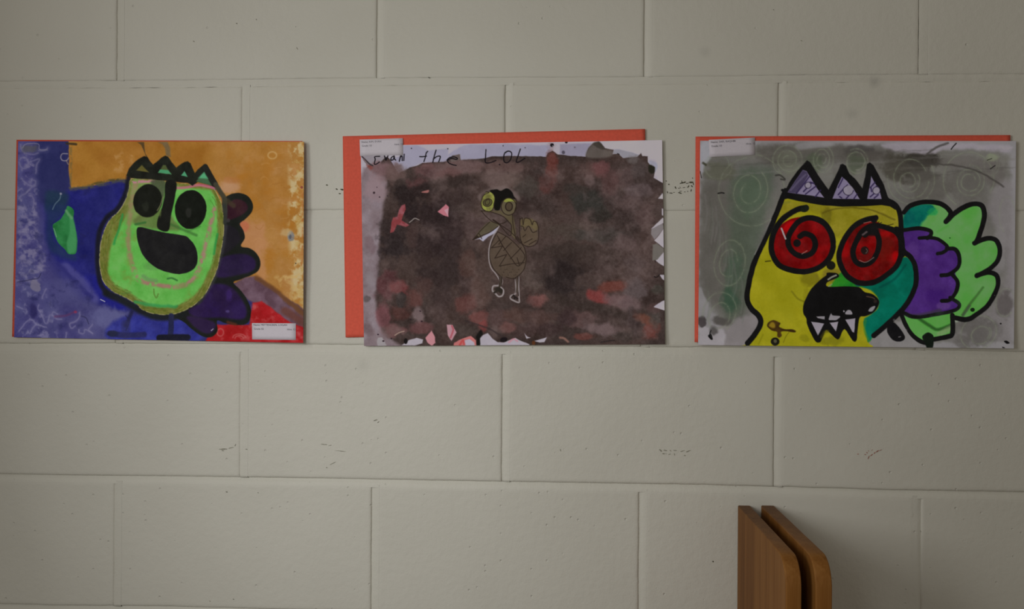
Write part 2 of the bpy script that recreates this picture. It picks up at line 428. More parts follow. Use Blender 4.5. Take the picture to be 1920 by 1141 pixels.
    def ell(s, cx, cy, rx, ry, ang=0, n=20, t0=0, t1=360, r1=None):
        t = np.radians(np.linspace(t0, t1, n)); k = np.linspace(1, r1 if r1 is not None else 1, n); g = math.radians(ang)
        x = np.cos(t)*rx*k; y = np.sin(t)*ry*k
        return list(zip(cx+x*math.cos(g)-y*math.sin(g), cy+x*math.sin(g)+y*math.cos(g)))
    def mottle(s, p, col, thr=.55, gain=5, sc=14, a=.8, seed=0, soft=12, ridge=False):
        """clouds or curls of colour inside a soft region"""
        p = np.array(p, float); b = s.box(p, soft+4)
        if b is None: return
        X, Y = s.X[b], s.Y[b]; ins = np.zeros(X.shape, bool)
        for i in range(len(p)):
            x1, y1 = p[i]; x2, y2 = p[(i+1) % len(p)]
            if y1 == y2: continue
            ins ^= ((y1 > Y) != (y2 > Y)) & (X < (x2-x1)*(Y-y1)/(y2-y1)+x1)
        d = s.segd(X, Y, p, True); d = np.where(ins, -d, d)
        f = fbm(X+s.WX[b]*2, Y+s.WY[b]*2, sc, seed)
        f = 1-np.abs(f-.5)*2*3.2 if ridge else f
        cov = np.clip((f-thr)*gain, 0, 1)*np.clip(.5-d/soft, 0, 1)*a
        s.put(b, cov, col, 3, 10, None, seed)
STEP = 0.85

def art_green_head():
    A = Art((34, 264.5), (570, 265.5), (568.5, 642.5), (26.5, 632), STEP, (46, 45, 96))
    c = lambda *p: tr(0, 240, 2.7167, p)
    z = lambda x0, y0, p: tr(x0, y0, 8.15, p)
    R = lambda *p: A.fill(*p)
    # blue ground
    A.fill(c((70,60),(700,60),(700,1110),(60,1110)), (46,45,98), var=7, vs=40, col2=(52,50,108))
    A.fill(c((180,60),(370,60),(350,310),(330,420),(250,400),(170,330)), (40,42,82), a=.85, soft=16, var=5)
    A.fill(c((80,80),(170,70),(180,300),(215,470),(250,690),(420,860),(640,930),(640,1010),(560,1100),(60,1100)), (78,76,116), a=.85, soft=26, warp=3, var=10, vs=24, col2=(66,62,108))
    A.fill(c((350,320),(520,290),(660,275),(640,400),(520,500),(490,700),(520,860),(700,930),(620,925),(500,890),(390,770),(300,690),(235,560),(250,430),(330,400)), (37,37,108), a=.95, soft=14, warp=3, var=8, vs=22, col2=(31,32,92))
    A.fill(c((420,760),(520,880),(620,930),(640,900),(560,850),(530,760)), (34,34,116), soft=8, warp=2, var=5)
    A.stroke(c((330,700),(440,800),(490,870)), 13, (88,84,138), a=.6, soft=9, warp=3)
    A.stroke(c((300,690),(400,800),(470,860)), 7, (46,44,104), a=.8, soft=6, warp=3)
    A.blob(*c((560,960))[0], 38, 20, (96,96,138), a=.7); A.blob(*c((300,840))[0], 50, 30, (74,72,118), a=.5)
    A.fill(c((620,960),(960,970),(1010,1085),(560,1085)), (52,56,140), a=.9, soft=10, warp=2, var=9, vs=12, col2=(44,46,120))
    A.mottle(c((85,70),(175,70),(190,300),(190,470),(240,700),(190,790),(85,800)), (118,112,138), thr=.52, gain=4, sc=9, a=.75, seed=2, soft=10)
    A.mottle(c((85,400),(180,400),(220,700),(200,800),(80,800)), (122,116,142), thr=.45, gain=4, sc=11, a=.6, seed=3, soft=10)
    A.mottle(c((80,780),(200,780),(260,900),(300,1080),(75,1090)), (112,108,140), thr=.54, gain=5, sc=10, a=.8, seed=1, soft=10)
    A.mottle(c((80,70),(470,70),(470,1080),(80,1080)), (30,30,70), thr=.60, gain=4, sc=13, a=.5, seed=4, soft=10)
    # scratched curls
    for p in [((150,130),(170,190),(230,260),(330,275),(420,250)), ((130,400),(160,480),(220,500),(270,440),(250,350),(180,330),(140,370)),
              ((310,390),(380,360),(440,350),(400,430),(380,560)), ((160,640),(210,700),(300,760),(370,740),(370,690),(310,675)),
              ((250,850),(310,790),(370,760)), ((140,930),(220,880),(280,810)), ((340,1110),(350,1000),(330,920)), ((430,210),(510,220),(560,180))]:
        A.stroke(z(20,255,p), 2.2, (122,116,142), a=.55, soft=3.6, warp=2.2); A.stroke(z(20,255,p), 8, (98,94,126), a=.3, soft=9, warp=3)
    A.stroke(z(20,255,[(870,270),(790,270),(765,320),(790,370),(850,375),(890,330)]), 1.8, (140,132,140), a=.85, soft=2)
    A.stroke(z(20,255,[(850,370),(880,430),(930,400),(930,330),(1000,270),(1070,310),(1100,400),(1060,480)]), 1.8, (150,130,110), a=.7, soft=2.2)
    A.blob(*z(20,255,[(300,190)])[0], 17, 9, (80,78,84), a=.8); A.stroke(z(20,255,[(180,180),(240,120),(420,120),(440,200),(560,210)]), 1.6, (120,116,130), a=.7, soft=2)
    for p in [((470,650),(500,700),(520,760),(560,780),(580,720),(600,660)), ((630,660),(660,610),(720,640)), ((640,660),(700,710),(780,720)),
              ((1050,610),(1050,680),(1000,740),(900,790),(930,850),(980,820)), ((1040,880),(1050,930),(1120,940),(1140,880),(1250,930)), ((1250,800),(1190,880),(1250,930)),
              ((120,900),(180,830),(250,740),(330,730),(390,790)), ((300,930),(340,860),(400,800),(540,840)), ((420,970),(500,960)), ((90,520),(180,560)),
              ((420,500),(410,560),(450,600)), ((480,400),(510,310),(550,250)), ((840,1000),(850,920))]:
        A.stroke(z(20,510,p), 2.4, (128,122,152), a=.62, soft=3.2, warp=1.8); A.stroke(z(20,510,p), 9, (96,92,130), a=.28, soft=10, warp=3)
    A.blob(*z(20,510,[(380,200)])[0], 10, 12, (112,106,126), a=.85, hard=2); A.blob(*z(20,510,[(350,590)])[0], 8, 14, (44,40,84), a=.9)
    A.stroke(z(20,510,[(680,680),(850,660),(950,620),(990,600)]), 4, (84,50,88), a=.7, soft=4); A.blob(*z(20,510,[(990,605)])[0], 4, 3, (120,50,80))
    A.stroke(z(20,510,[(1080,670),(1150,700),(1190,790)]), 2.2, (52,50,84), a=.8)
    A.stroke(z(20,510,[(100,150),(220,130),(320,110),(420,90),(460,20)]), 1.6, (40,38,66), a=.7); A.stroke(z(20,510,[(1375,415),(1440,450)]), 1.6, (165,165,190))
    # green leaf and its dark surround
    A.fill(z(20,255,[(560,840),(760,860),(880,900),(860,1050),(800,1140),(560,1140),(520,1000)]), (31,50,70), a=.85, soft=12, warp=2)
    A.fill(z(20,385,[(560,0),(850,0),(780,160),(640,300),(660,500),(820,680),(1000,760),(960,830),(700,760),(560,600),(560,260)]), (34,48,82), a=.8, soft=12, warp=2)
    A.fill(z(20,385,[(875,5),(965,75),(955,200),(985,330),(1018,500),(1005,700),(960,745),(880,735),(830,670),(720,560),(640,320),(700,250),(770,200),(835,95)]), (34,98,50), var=6, vs=12, col2=(44,116,62))
    A.fill(z(20,385,[(900,200),(955,200),(1010,480),(1000,690),(930,735),(880,720),(860,560),(900,400)]), (66,138,84), a=.8, soft=5, var=5); A.stroke(z(20,385,[(850,80),(890,140),(930,190)]), 5, (96,146,100), a=.8, soft=4)
    A.stroke(z(20,385,[(660,350),(700,480)]), 1.6, (110,150,120), a=.8); A.stroke(z(20,255,[(770,880),(750,960),(680,1040),(640,1120)]), 1.8, (100,118,130), a=.7, soft=2); A.blob(*z(20,255,[(765,880)])[0], 3, 3, (125,125,140))
    # orange ground
    A.fill(c((352,55),(1580,55),(1580,1000),(1480,905),(1310,755),(1190,790),(1090,600),(1100,300),(640,262),(600,262),(540,275),(470,292),(362,306),(350,220)), (156,108,44), soft=3, warp=1.5, var=9, vs=30, col2=(148,98,38), sm=False)
    A.fill(c((1100,60),(1580,60),(1580,960),(1400,840),(1220,760),(1130,500)), (164,114,56), a=.55, soft=30, warp=6, var=9, vs=22, col2=(166,120,68))
    A.mottle(c((1050,60),(1560,60),(1560,930),(1230,760)), (176,130,86), thr=.52, gain=3.5, sc=30, a=.55, seed=3, soft=20)
    A.mottle(c((1050,60),(1560,60),(1560,930),(1230,760)), (160,104,36), thr=.54, gain=3.5, sc=26, a=.75, seed=5, soft=16)
    A.blob(*c((1290,560))[0], 28, 40, (176,124,86), a=.7); A.blob(*c((1240,500))[0], 12, 10, (178,100,72), a=.8); A.blob(*c((1330,720))[0], 14, 40, (180,128,92), a=.6)
    A.blob(*c((1170,300))[0], 22, 16, (182,140,112), a=.7); A.blob(*c((1180,265))[0], 18, 8, (166,108,62), a=.6)
    A.mottle(c((350,60),(1000,60),(1000,250),(640,250),(360,300)), (140,92,34), thr=.52, gain=3, sc=24, a=.6, seed=1, soft=6)
    A.mottle(c((1475,70),(1560,70),(1560,920),(1490,880),(1470,500)), (188,170,128), thr=.44, gain=6, sc=13, a=.85, seed=2, soft=10)
    A.mottle(c((1500,70),(1565,70),(1565,920),(1510,880)), (176,146,88), thr=.5, gain=6, sc=8, a=.8, seed=4, soft=6)
    A.mottle(c((1400,760),(1560,640),(1560,960),(1470,900)), (186,154,96), thr=.5, gain=5, sc=12, a=.8, seed=1, soft=8)
    A.stroke(c((1540,330),(1541,520),(1538,700)), 2.5, (160,96,50), a=.7, soft=2, dry=.3)
    A.stroke(A.ell(*c((1387,138))[0], 8, 6.5), 2.4, (186,150,96), a=.8, soft=3); A.blob(*c((1480,552))[0], 7.5, 9, (122,118,114), hard=2); A.blob(*c((1478,552))[0], 3, 5, (84,84,90), hard=2)
    A.blob(*c((1455,535))[0], 12, 9, (180,156,112), a=.6); A.blob(*c((1506,688))[0], 1.3, 1, (40,30,25), hard=3); A.blob(*z(380,255,[(1515,785)])[0], 3, 3, (130,66,52))
    A.mottle(c((560,120),(680,120),(680,230),(560,220)), (172,130,80), thr=.52, gain=6, sc=9, a=.6, seed=2, soft=8)
    for k in range(26):
        x = 1280+(k*53)%250; y = 90+(k*97)%640
        A.stroke(c((x,y),(x+22,y+8*((k%5)-2)),(x+40,y-5)), 1.4, (186,140,86) if k%2 else (142,90,36), a=.35, soft=2.4, warp=2)
    A.stroke(c((340,78),(370,80),(388,82)), 4, (52,44,30), a=.9, soft=3); A.stroke(c((362,100),(362,220),(356,305)), 4, (96,86,56), a=.6, soft=4, dry=.2)
    A.stroke(c((365,312),(480,292),(600,266),(640,272)), 7, (78,76,58), a=.75, soft=6, warp=2, dry=.2); A.stroke(c((470,285),(540,268),(600,262)), 4, (60,58,34), a=.6, soft=3, dry=.3)
    A.fill(z(200,255,[(470,92),(575,92),(580,180),(590,270),(640,340),(660,380),(600,320),(560,210),(525,130)]), (74,58,36), a=.9, soft=2, sm=False)
    A.fill(z(200,255,[(790,92),(930,92),(970,180),(980,320),(905,300),(890,190),(850,125)]), (104,88,62), a=.9, soft=4, sm=False, var=8)
    # band between orange and red, red corner
    A.fill(c((1195,795),(1300,752),(1400,820),(1570,945),(1570,1030),(1480,1000),(1330,900),(1270,880)), (90,66,76), soft=5, warp=2, var=9, vs=12, col2=(104,80,92))
    A.stroke(c((1310,760),(1420,840),(1560,960)), 9, (104,66,34), a=.75, soft=6, warp=2); A.stroke(c((1450,930),(1500,960),(1560,1000)), 14, (98,56,44), a=.7, soft=8, warp=2)
    A.fill(c((1030,1110),(1075,1040),(1100,1000),(1270,1000),(1286,890),(1330,880),(1400,930),(1480,990),(1570,1020),(1570,1120)), (148,26,28), soft=4, warp=2, var=8, vs=14, col2=(162,32,36), sm=False)
    A.mottle(c((1290,890),(1450,960),(1560,1050),(1560,1090),(1300,1080),(1100,1080),(1180,1040)), (180,84,84), thr=.55, gain=5, sc=12, a=.7, seed=4, soft=8)
    for q in (A.ell(*z(380,510,[(270,920)])[0], 6, 7), A.ell(*z(380,510,[(560,1000)])[0], 12, 7, t0=180, t1=360), A.ell(*z(380,510,[(560,1010)])[0], 8, 5, t0=180, t1=360)):
        A.stroke(q, 2.2, (176,92,88), a=.7, soft=2.5)
    # dark petals
    A.fill(c((1130,380),(1150,350),(1185,333),(1225,330),(1262,346),(1288,385),(1284,425),(1255,460),(1222,486),(1240,520),(1246,560),(1228,602),(1270,612),(1305,635),(1327,680),(1318,722),(1280,748),(1225,770),(1190,786),(1230,830),(1265,885),(1280,940),(1262,990),(1210,1004),(1155,995),(1106,980),(1108,1030),(1082,1062),(1035,1062),(985,1030),(940,990),(890,950),(1000,890),(1080,770),(1130,600)), (28,30,26), soft=2, warp=.8, var=4)
    A.fill(c((1148,420),(1160,385),(1205,362),(1250,378),(1260,415),(1220,448),(1165,468),(1145,465)), (56,32,36), soft=4, var=5, col2=(48,24,34))
    A.stroke(c((1150,365),(1190,395)), 9, (66,56,40), a=.7, soft=5); A.blob(*c((1160,470))[0], 6, 5, (58,54,56), a=.7)
    A.fill(c((1140,500),(1200,510),(1225,560),(1200,600),(1130,640)), (32,29,34), soft=6, var=3)
    A.fill(c((1130,660),(1230,640),(1290,660),(1302,700),(1280,728),(1200,752),(1110,760),(1100,720)), (42,29,62), soft=6, var=5, col2=(36,26,52))
    A.fill(c((1070,800),(1160,800),(1210,840),(1248,900),(1256,950),(1225,975),(1130,965),(1010,965),(960,930),(1030,880)), (44,28,72), soft=7, var=6, col2=(40,26,58))
    A.blob(*c((1165,850))[0], 9, 14, (58,36,98), a=.7); A.fill(c((950,955),(1085,985),(1090,1030),(1050,1046),(1000,1020)), (44,30,60), soft=6, var=4)
    A.blob(*c((1160,933))[0], 4, 3, (74,60,110), a=.8); A.stroke(c((1076,1030),(1086,1022)), 1.4, (160,150,170)); A.stroke(c((1160,988),(1200,1000)), 5, (110,50,30), a=.6, soft=5)
    A.stroke(c((1150,500),(1135,600),(1110,700),(1080,790),(1010,890)), 7, (62,62,64), a=.6, soft=6)
    # head halo, head
    A.stroke(c((655,250),(640,330),(600,410),(545,455),(510,520),(498,600),(498,700),(512,790),(545,840)), 9, (26,26,34), a=.95, soft=6)
    A.stroke(c((540,840),(640,885),(720,930),(790,958),(870,962),(940,945)), 13, (28,30,30), a=.92, soft=8)
    head = c((668,258),(655,320),(636,375),(608,420),(562,465),(528,530),(510,610),(508,700),(528,782),(572,830),(640,862),(690,893),(730,925),(790,945),(860,949),(930,932),(990,900),(1040,850),(1080,780),(1110,700),(1130,600),(1141,500),(1132,405),(1110,345),(1080,305),(1000,290),(880,276),(760,263))
    A.fill(head, (112,112,52), soft=1.6, warp=.8, var=9, vs=7, col2=(98,104,40))
    A.stroke(head+head[:1], 1.6, (165,155,105), a=.8, soft=1.4, warp=.8, dry=.25)
    A.fill(c((676,268),(664,400),(625,475),(590,545),(562,620),(552,710),(572,785),(645,832),(720,880),(800,910),(880,908),(950,880),(1010,825),(1060,745),(1092,640),(1108,520),(1104,405),(1076,325),(1000,308),(760,275)), (90,166,70), soft=7, warp=2.5, var=8, vs=16, col2=(104,174,82))
    A.fill(c((676,268),(820,272),(840,300),(800,420),(690,480),(640,470)), (124,128,74), a=.7, soft=12, warp=3, var=9)
    A.mottle(c((560,440),(640,440),(700,520),(690,900),(860,930),(1000,860),(1080,700),(1110,500),(900,950),(560,830)), (112,138,58), thr=.55, gain=4, sc=12, a=.6, seed=2, soft=8)
    hp = np.array(smooth_path(head, 5, True)); hc = hp.mean(0)
    for k in range(150):                                   # crayon hatching along the rim of the face
        q0 = hp[(k*37) % len(hp)]
        if q0[1] < 378: continue
        f0 = .99-((k*29) % 17)/170; p0 = hc+(q0-hc)*f0; q1 = hp[(k*37+3+k % 3) % len(hp)]; p1 = hc+(q1-hc)*(f0-.015)
        A.stroke([p0, (p0+p1)/2+[.6, -.4], p1], 1.2, ((84,78,30), (138,134,70), (70,92,36))[k % 3], a=.55, soft=1.8, warp=.8, dry=.15)
    A.stroke(c((624,440),(605,510),(580,590)), 4, (38,136,66), a=.8, soft=4, warp=1.5); A.stroke(c((690,885),(760,900),(870,908),(900,905)), 6, (52,140,76), a=.8, soft=5, warp=2); A.stroke(c((1108,540),(1098,590),(1090,640)), 4, (40,140,66), a=.8, soft=4); A.stroke(c((660,840),(620,842)), 3, (80,110,50), a=.6, soft=3)
    pk = c((690,275),(668,400),(656,500),(654,590),(668,680),(698,760),(740,785),(800,797),(880,808),(950,795),(1000,745),(1030,670),(1050,590),(1072,500),(1092,410))
    A.stroke(pk, 9, (146,116,90), a=.72, soft=6, warp=2, var=10, dry=.12); A.stroke(pk[9:], 5, (170,112,120), a=.6, soft=4, warp=1.6, dry=.35); A.stroke(pk[5:9], 6, (164,104,108), a=.6, soft=4, dry=.3); A.stroke(pk[:5], 6, (140,128,88), a=.5, soft=4)
    A.stroke(c((678,275),(720,272),(785,272)), 5, (190,118,142), a=.85, soft=3, dry=.2); A.stroke(c((895,305),(950,302),(1010,290),(1090,305)), 5, (176,98,116), a=.85, soft=3); A.stroke(c((1010,282),(1085,296)), 1.4, (150,60,90), a=.8)
    A.fill(c((770,270),(835,265),(838,330),(815,400),(790,330)), (70,78,58), a=.85, soft=5, var=6)
    A.fill(c((740,430),(840,425),(890,470),(905,522),(720,500),(680,470)), (92,104,56), a=.8, soft=7, warp=2, var=7)
    A.stroke(c((690,490),(740,480)), 4, (42,96,44), a=.7, soft=3); A.stroke(c((870,490),(940,520),(1000,545)), 5, (54,96,44), a=.6, soft=4); A.stroke(c((1020,500),(960,525)), 3, (60,110,50), a=.5, soft=3)
    A.stroke(z(200,510,[(930,100),(1000,90),(1080,125)]), 3, (44,92,44), a=.8, soft=2.5); A.stroke(z(200,510,[(720,260),(730,340),(760,390),(790,330)]), 2.6, (84,112,44), a=.7, soft=2.2); A.blob(*c((790,700))[0], 20, 9, (86,138,70), a=.5)
    A.stroke(z(200,510,[(560,60),(640,110),(760,130)]), 7, (98,128,84), a=.6, soft=5)
    # crown
    A.fill(z(200,255,[(295,600),(340,500),(420,400),(500,340),(570,303),(620,320),(665,385),(710,437),(760,400),(830,335),(890,300),(940,318),(990,395),(1060,482),(1120,440),(1190,395),(1240,383),(1285,415),(1315,490),(1347,562),(1400,500),(1460,450),(1520,438),(1560,480),(1610,580),(1680,720),(1660,790),(1560,740),(1390,700),(1310,757),(1240,715),(1060,700),(900,680),(600,655),(380,642)]), (33,35,28), sm=False, soft=2, warp=.8, var=5, vs=12, col2=(26,26,22))
    A.stroke(z(380,255,[(40,470),(110,600),(190,730)]), 11, (34,34,30), soft=2); A.stroke(z(380,255,[(200,740),(280,870),(330,960),(340,1140)]), 9, (62,60,48), a=.95, soft=3, var=6)
    A.stroke(z(380,385,[(330,0),(350,100),(340,260)]), 7, (50,52,48), a=.9, soft=4)
    A.fill(z(200,255,[(455,522),(540,440),(645,552)]), (92,86,42), sm=False, soft=2.5, var=6)
    A.fill(z(200,255,[(785,562),(825,505),(860,440),(900,440),(935,510),(992,582)]), (74,84,48), sm=False, soft=3, var=5); A.fill(z(200,255,[(785,560),(815,515),(940,520),(990,582)]), (70,140,96), sm=False, soft=2.5, var=6)
    A.fill(z(200,255,[(1138,600),(1190,532),(1237,618)]), (76,148,106), sm=False, soft=2, var=6)
    A.fill(z(200,255,[(1365,690),(1490,548),(1610,760)]), (62,92,62), sm=False, soft=2.5, var=5); A.fill(z(200,255,[(1400,640),(1490,550),(1550,650)]), (80,158,110), a=.95, sm=False, soft=4, var=6)
    # eyes, nose, mouth
    A.fill(A.ell(*c((752,370))[0], 27, 31, 12), (24,25,20), soft=2.4, warp=.9, var=4, vs=10)
    A.fill(A.ell(*c((971,414))[0], 29.5, 36.5, 4), (22,24,19), soft=2, warp=.9, var=4, vs=10)
    A.blob(*c((960,430))[0], 6, 10, (44,44,40), a=.8); A.blob(*c((740,400))[0], 8, 10, (40,42,34), a=.7); A.stroke(c((830,350),(815,395),(800,420)), 1.6, (120,122,84), a=.8, soft=1.6)
    A.fill(c((845,270),(897,276),(892,350),(872,440),(862,515),(838,527),(806,512),(800,480),(820,420),(838,350)), (25,25,22), soft=2.2, warp=.8, var=4)
    A.blob(*c((815,430))[0], 4, 12, (92,104,56), a=.6)
    A.fill(c((697,512),(715,503),(765,514),(840,532),(910,542),(955,555),(990,595),(1006,640),(1003,690),(980,722),(935,740),(880,740),(820,722),(770,692),(728,645),(706,590),(697,545)), (31,30,30), soft=2, warp=.8, var=4, vs=12, col2=(26,25,26))
    # legs
    A.stroke(c((872,955),(872,1010),(868,1062)), 10, (36,38,66), a=.95, soft=2.5, sm=False, var=6); A.stroke(c((812,1068),(880,1066),(955,1065)), 12, (26,26,38), soft=3, var=5)
    A.stroke(c((672,935),(655,975),(640,1005)), 7, (36,36,66), a=.85, soft=5, var=6); A.stroke(c((560,1045),(640,1055),(735,1050)), 10, (40,40,78), a=.9, soft=4, var=7); A.blob(*c((575,1045))[0], 12, 6, (34,36,56), a=.8)
    A.stroke(c((640,1000),(640,1050)), 16, (46,46,86), a=.6, soft=8); A.stroke(c((640,955),(660,985),(640,1030)), 2, (38,38,60), a=.5)
    return A

def art_bird():
    TL, TR, BR, BL = (676.3, 273), (1241.8, 262.3), (1247, 645), (682.5, 648.3)
    A = Art(TL, TR, BR, BL, STEP, (170, 162, 172))
    c = lambda *p: tr(620, 220, 2.5354, p)
    z = lambda x0, y0, p: tr(x0, y0, 8.15, p)
    PAPER = (166, 158, 166)
    A.fill([(660,250),(1260,250),(1260,660),(660,660)], PAPER, var=3, vs=60, sm=False)
    # pale blue first wash under the lettering
    A.fill(z(640,240,[(940,270),(1160,265),(1260,300),(1330,340),(1630,310),(1630,520),(1300,520),(1200,540),(870,690),(720,470),(940,420)]), (146,142,162), a=.8, soft=3, sm=False, var=4)
    A.fill(z(840,240,[(100,330),(250,265),(420,250),(700,240),(1100,250),(1560,270),(1600,450),(0,520),(0,400)]), (142,138,158), a=.85, soft=4, warp=2, sm=False, var=5)
    A.fill(z(1050,240,[(0,250),(480,230),(400,440),(0,450)]), (136,130,148), a=.9, soft=4, sm=False, var=5)
    A.fill(z(1050,240,[(810,330),(900,325),(1100,370),(1230,420),(1000,470),(820,450)]), (138,134,142), soft=3, sm=False); A.fill(z(1050,240,[(1350,500),(1460,520),(1490,600),(1440,680),(1400,600)]), (150,148,162), soft=3)
    A.fill(z(640,240,[(320,420),(480,425),(640,425),(700,440),(620,560),(470,580),(390,560)]), (140,132,138), soft=2, sm=False, var=4)
    # brown wash
    top = z(640,240,[(300,860),(340,720),(385,600),(420,560),(480,585),(560,560),(650,470),(700,435),(760,510),(820,600),(870,690),(960,650),(1050,600),(1160,572),(1240,528),(1400,520),(1560,512)])
    top += z(840,240,[(0,500),(70,420),(170,398),(195,490),(400,475),(560,462),(680,430),(1100,422),(1330,432),(1500,440),(1530,370),(1600,345),(1680,400)])
    top += z(1050,240,[(180,425),(390,440),(400,390),(440,300),(500,230),(590,203),(640,240),(690,310),(820,332),(800,400),(900,395),(960,460),(1180,440),(1240,380),(1260,430),(1340,430),(1345,520),(1380,570),(1450,595),(1445,680),(1430,760),(1540,820),(1600,850)])
    A.fill(top+[(1262,400),(1262,665),(665,665),(668,380)], (70,56,52), soft=1.6, warp=1, sm=False, var=9, vs=34, col2=(58,47,44))
    def B(x, y, rx, ry, col, a=.8, ang=0, **k):
        q = c((x, y))[0]; A.blob(q[0], q[1], rx/2.5354, ry/2.5354, col, a, ang, **k)
    i = [0]
    def BL_(*a, **k):
        i[0] += 1; B(*a, seed=i[0] % 5, **k)
    # left lavender margin and pinks
    A.fill(c((140,300),(215,270),(265,300),(250,420),(235,560),(228,700),(215,860),(240,1000),(300,1060),(330,1090),(140,1090)), (126,110,114), a=.95, soft=10, warp=3, var=10, vs=14, col2=(140,126,132))
    BL_(215,340,60,70,(140,118,122),.8); BL_(255,250,70,50,(122,94,96),.85); BL_(190,600,30,50,(112,90,94),.6); BL_(170,860,18,16,(88,78,78),.8); BL_(180,1010,30,34,(100,82,84),.7); BL_(190,770,30,50,(136,126,130),.6)
    BL_(300,265,60,50,(100,80,76),.8); BL_(390,265,45,26,(66,54,50),.8); BL_(475,255,80,45,(104,74,74),.85); BL_(620,235,130,36,(106,84,82),.85); BL_(820,235,150,34,(92,72,68),.85)
    BL_(420,320,60,45,(86,56,56),.7); BL_(560,270,70,30,(98,70,68),.7)
    # dark masses
    BL_(345,365,62,50,(40,32,31),.95); BL_(420,350,110,34,(44,35,34),.9,ang=-12); BL_(600,305,150,34,(48,38,35),.85,ang=-5); BL_(560,380,130,50,(52,40,38),.7); BL_(390,440,70,60,(40,32,32),.9); BL_(300,600,80,90,(44,36,36),.95); BL_(290,520,70,50,(50,40,39),.8)
    BL_(500,470,90,80,(44,34,34),.85); BL_(480,600,110,80,(46,36,36),.8); BL_(580,560,60,120,(54,42,42),.7); BL_(560,730,90,90,(50,40,39),.7); BL_(450,680,40,100,(56,44,42),.6); BL_(390,560,30,60,(68,52,50),.6)
    BL_(460,760,70,60,(48,38,37),.7); BL_(520,860,60,100,(56,44,43),.6)
    # reds bottom left
    BL_(270,800,60,80,(92,56,58),.8); BL_(330,810,60,36,(110,58,58),.8); BL_(250,940,40,80,(116,72,76),.8); BL_(330,930,50,44,(84,54,50),.8); BL_(400,870,40,60,(100,64,60),.7); BL_(415,940,36,40,(118,100,100),.85); BL_(333,866,24,38,(60,52,50),.95,hard=2); BL_(440,800,50,50,(80,58,54),.6); BL_(300,1010,60,36,(116,78,78),.7); BL_(430,1000,60,30,(104,66,66),.7)
    # middle
    BL_(690,520,70,90,(78,62,60),.7); BL_(650,700,50,80,(82,58,52),.6); BL_(700,830,60,90,(88,66,60),.6); BL_(640,880,60,60,(98,60,56),.7); BL_(700,950,50,36,(122,74,70),.7); BL_(800,960,70,50,(84,64,62),.7); BL_(720,990,26,30,(124,62,60),.7); BL_(800,290,110,50,(104,86,82),.8); BL_(640,800,40,50,(66,52,50),.6)
    BL_(800,700,160,160,(84,68,62),.6); BL_(720,430,60,60,(72,58,52),.7); BL_(930,330,60,55,(68,60,55),.85); BL_(860,300,70,40,(96,80,74),.6); BL_(1000,520,90,70,(80,66,60),.6); BL_(980,640,100,70,(76,62,58),.6); BL_(960,760,70,70,(84,72,66),.6)
    BL_(980,870,56,34,(124,80,76),.8); BL_(900,940,80,40,(86,64,58),.7); BL_(1000,960,80,50,(76,56,52),.7); BL_(920,1010,100,36,(64,48,46),.75); BL_(640,1010,70,36,(66,56,52),.8); BL_(1040,1010,70,36,(60,46,45),.8); BL_(840,1000,40,30,(116,78,74),.6)
    # right
    BL_(1055,230,34,90,(100,56,50),.85); BL_(1030,310,50,60,(84,50,46),.7); BL_(1150,280,90,50,(64,50,46),.8); BL_(1110,350,70,60,(62,48,44),.7); BL_(1250,250,60,44,(92,70,66),.7); BL_(1290,240,46,40,(104,66,66),.7); BL_(1400,280,60,60,(96,78,76),.7); BL_(1330,320,50,70,(88,62,60),.6); BL_(1470,250,50,45,(74,64,62),.85); BL_(1440,200,40,26,(92,84,82),.8)
    BL_(1220,400,90,60,(50,48,44),.9); BL_(1170,340,60,30,(56,50,46),.7); BL_(1280,470,60,40,(46,42,38),.8); BL_(1150,540,140,50,(70,60,54),.7); BL_(1300,560,110,40,(62,56,52),.8); BL_(1420,400,70,50,(82,66,64),.7); BL_(1470,350,70,50,(94,80,80),.7); BL_(1490,470,50,60,(70,54,52),.7); BL_(1400,600,70,50,(84,68,66),.6); BL_(1230,300,30,30,(112,94,92),.5)
    BL_(1130,640,170,50,(56,46,42),.85); BL_(1100,760,120,90,(44,36,35),.95); BL_(1000,720,60,60,(66,54,50),.6); BL_(1300,660,130,40,(66,54,50),.7); BL_(1450,700,70,60,(74,62,60),.7); BL_(1240,770,80,40,(76,62,58),.7); BL_(1200,560,60,30,(62,58,54),.6)
    BL_(1270,850,60,34,(122,58,56),.9,ang=20); BL_(1350,800,80,34,(104,58,50),.85); BL_(1360,870,70,44,(110,86,86),.8); BL_(1450,820,60,70,(94,82,82),.75); BL_(1420,900,60,50,(102,84,84),.7)
    A.stroke(c((1090,860),(1180,890),(1300,910),(1400,940),(1480,935)), 16, (56,46,42), a=.85, soft=10, warp=3)
    BL_(1200,960,90,40,(94,72,70),.8); BL_(1290,1010,90,36,(108,90,90),.85); BL_(1130,950,50,44,(60,46,46),.8); BL_(1440,970,44,70,(56,46,45),.85); BL_(1520,1010,50,50,(104,62,56),.9); BL_(1490,960,60,26,(106,66,54),.8,ang=25); BL_(1540,960,36,50,(74,68,64),.7); BL_(1400,1040,60,30,(58,50,46),.8); BL_(1200,1040,60,20,(98,58,52),.8); BL_(1550,820,36,26,(64,60,54),.8); BL_(1540,900,40,30,(84,64,62),.6)
    A.mottle(c((240,240),(1560,240),(1560,1060),(240,1060)), (116,97,94), thr=.53, gain=3, sc=36, a=.5, seed=1, soft=10)
    A.mottle(c((240,240),(1500,240),(1500,1060),(240,1060)), (34,27,26), thr=.57, gain=3, sc=38, a=.32, seed=3, soft=10)
    A.mottle(c((1150,180),(1570,180),(1570,760),(1150,700)), (112,96,94), thr=.58, gain=3, sc=16, a=.32, seed=5, soft=10)
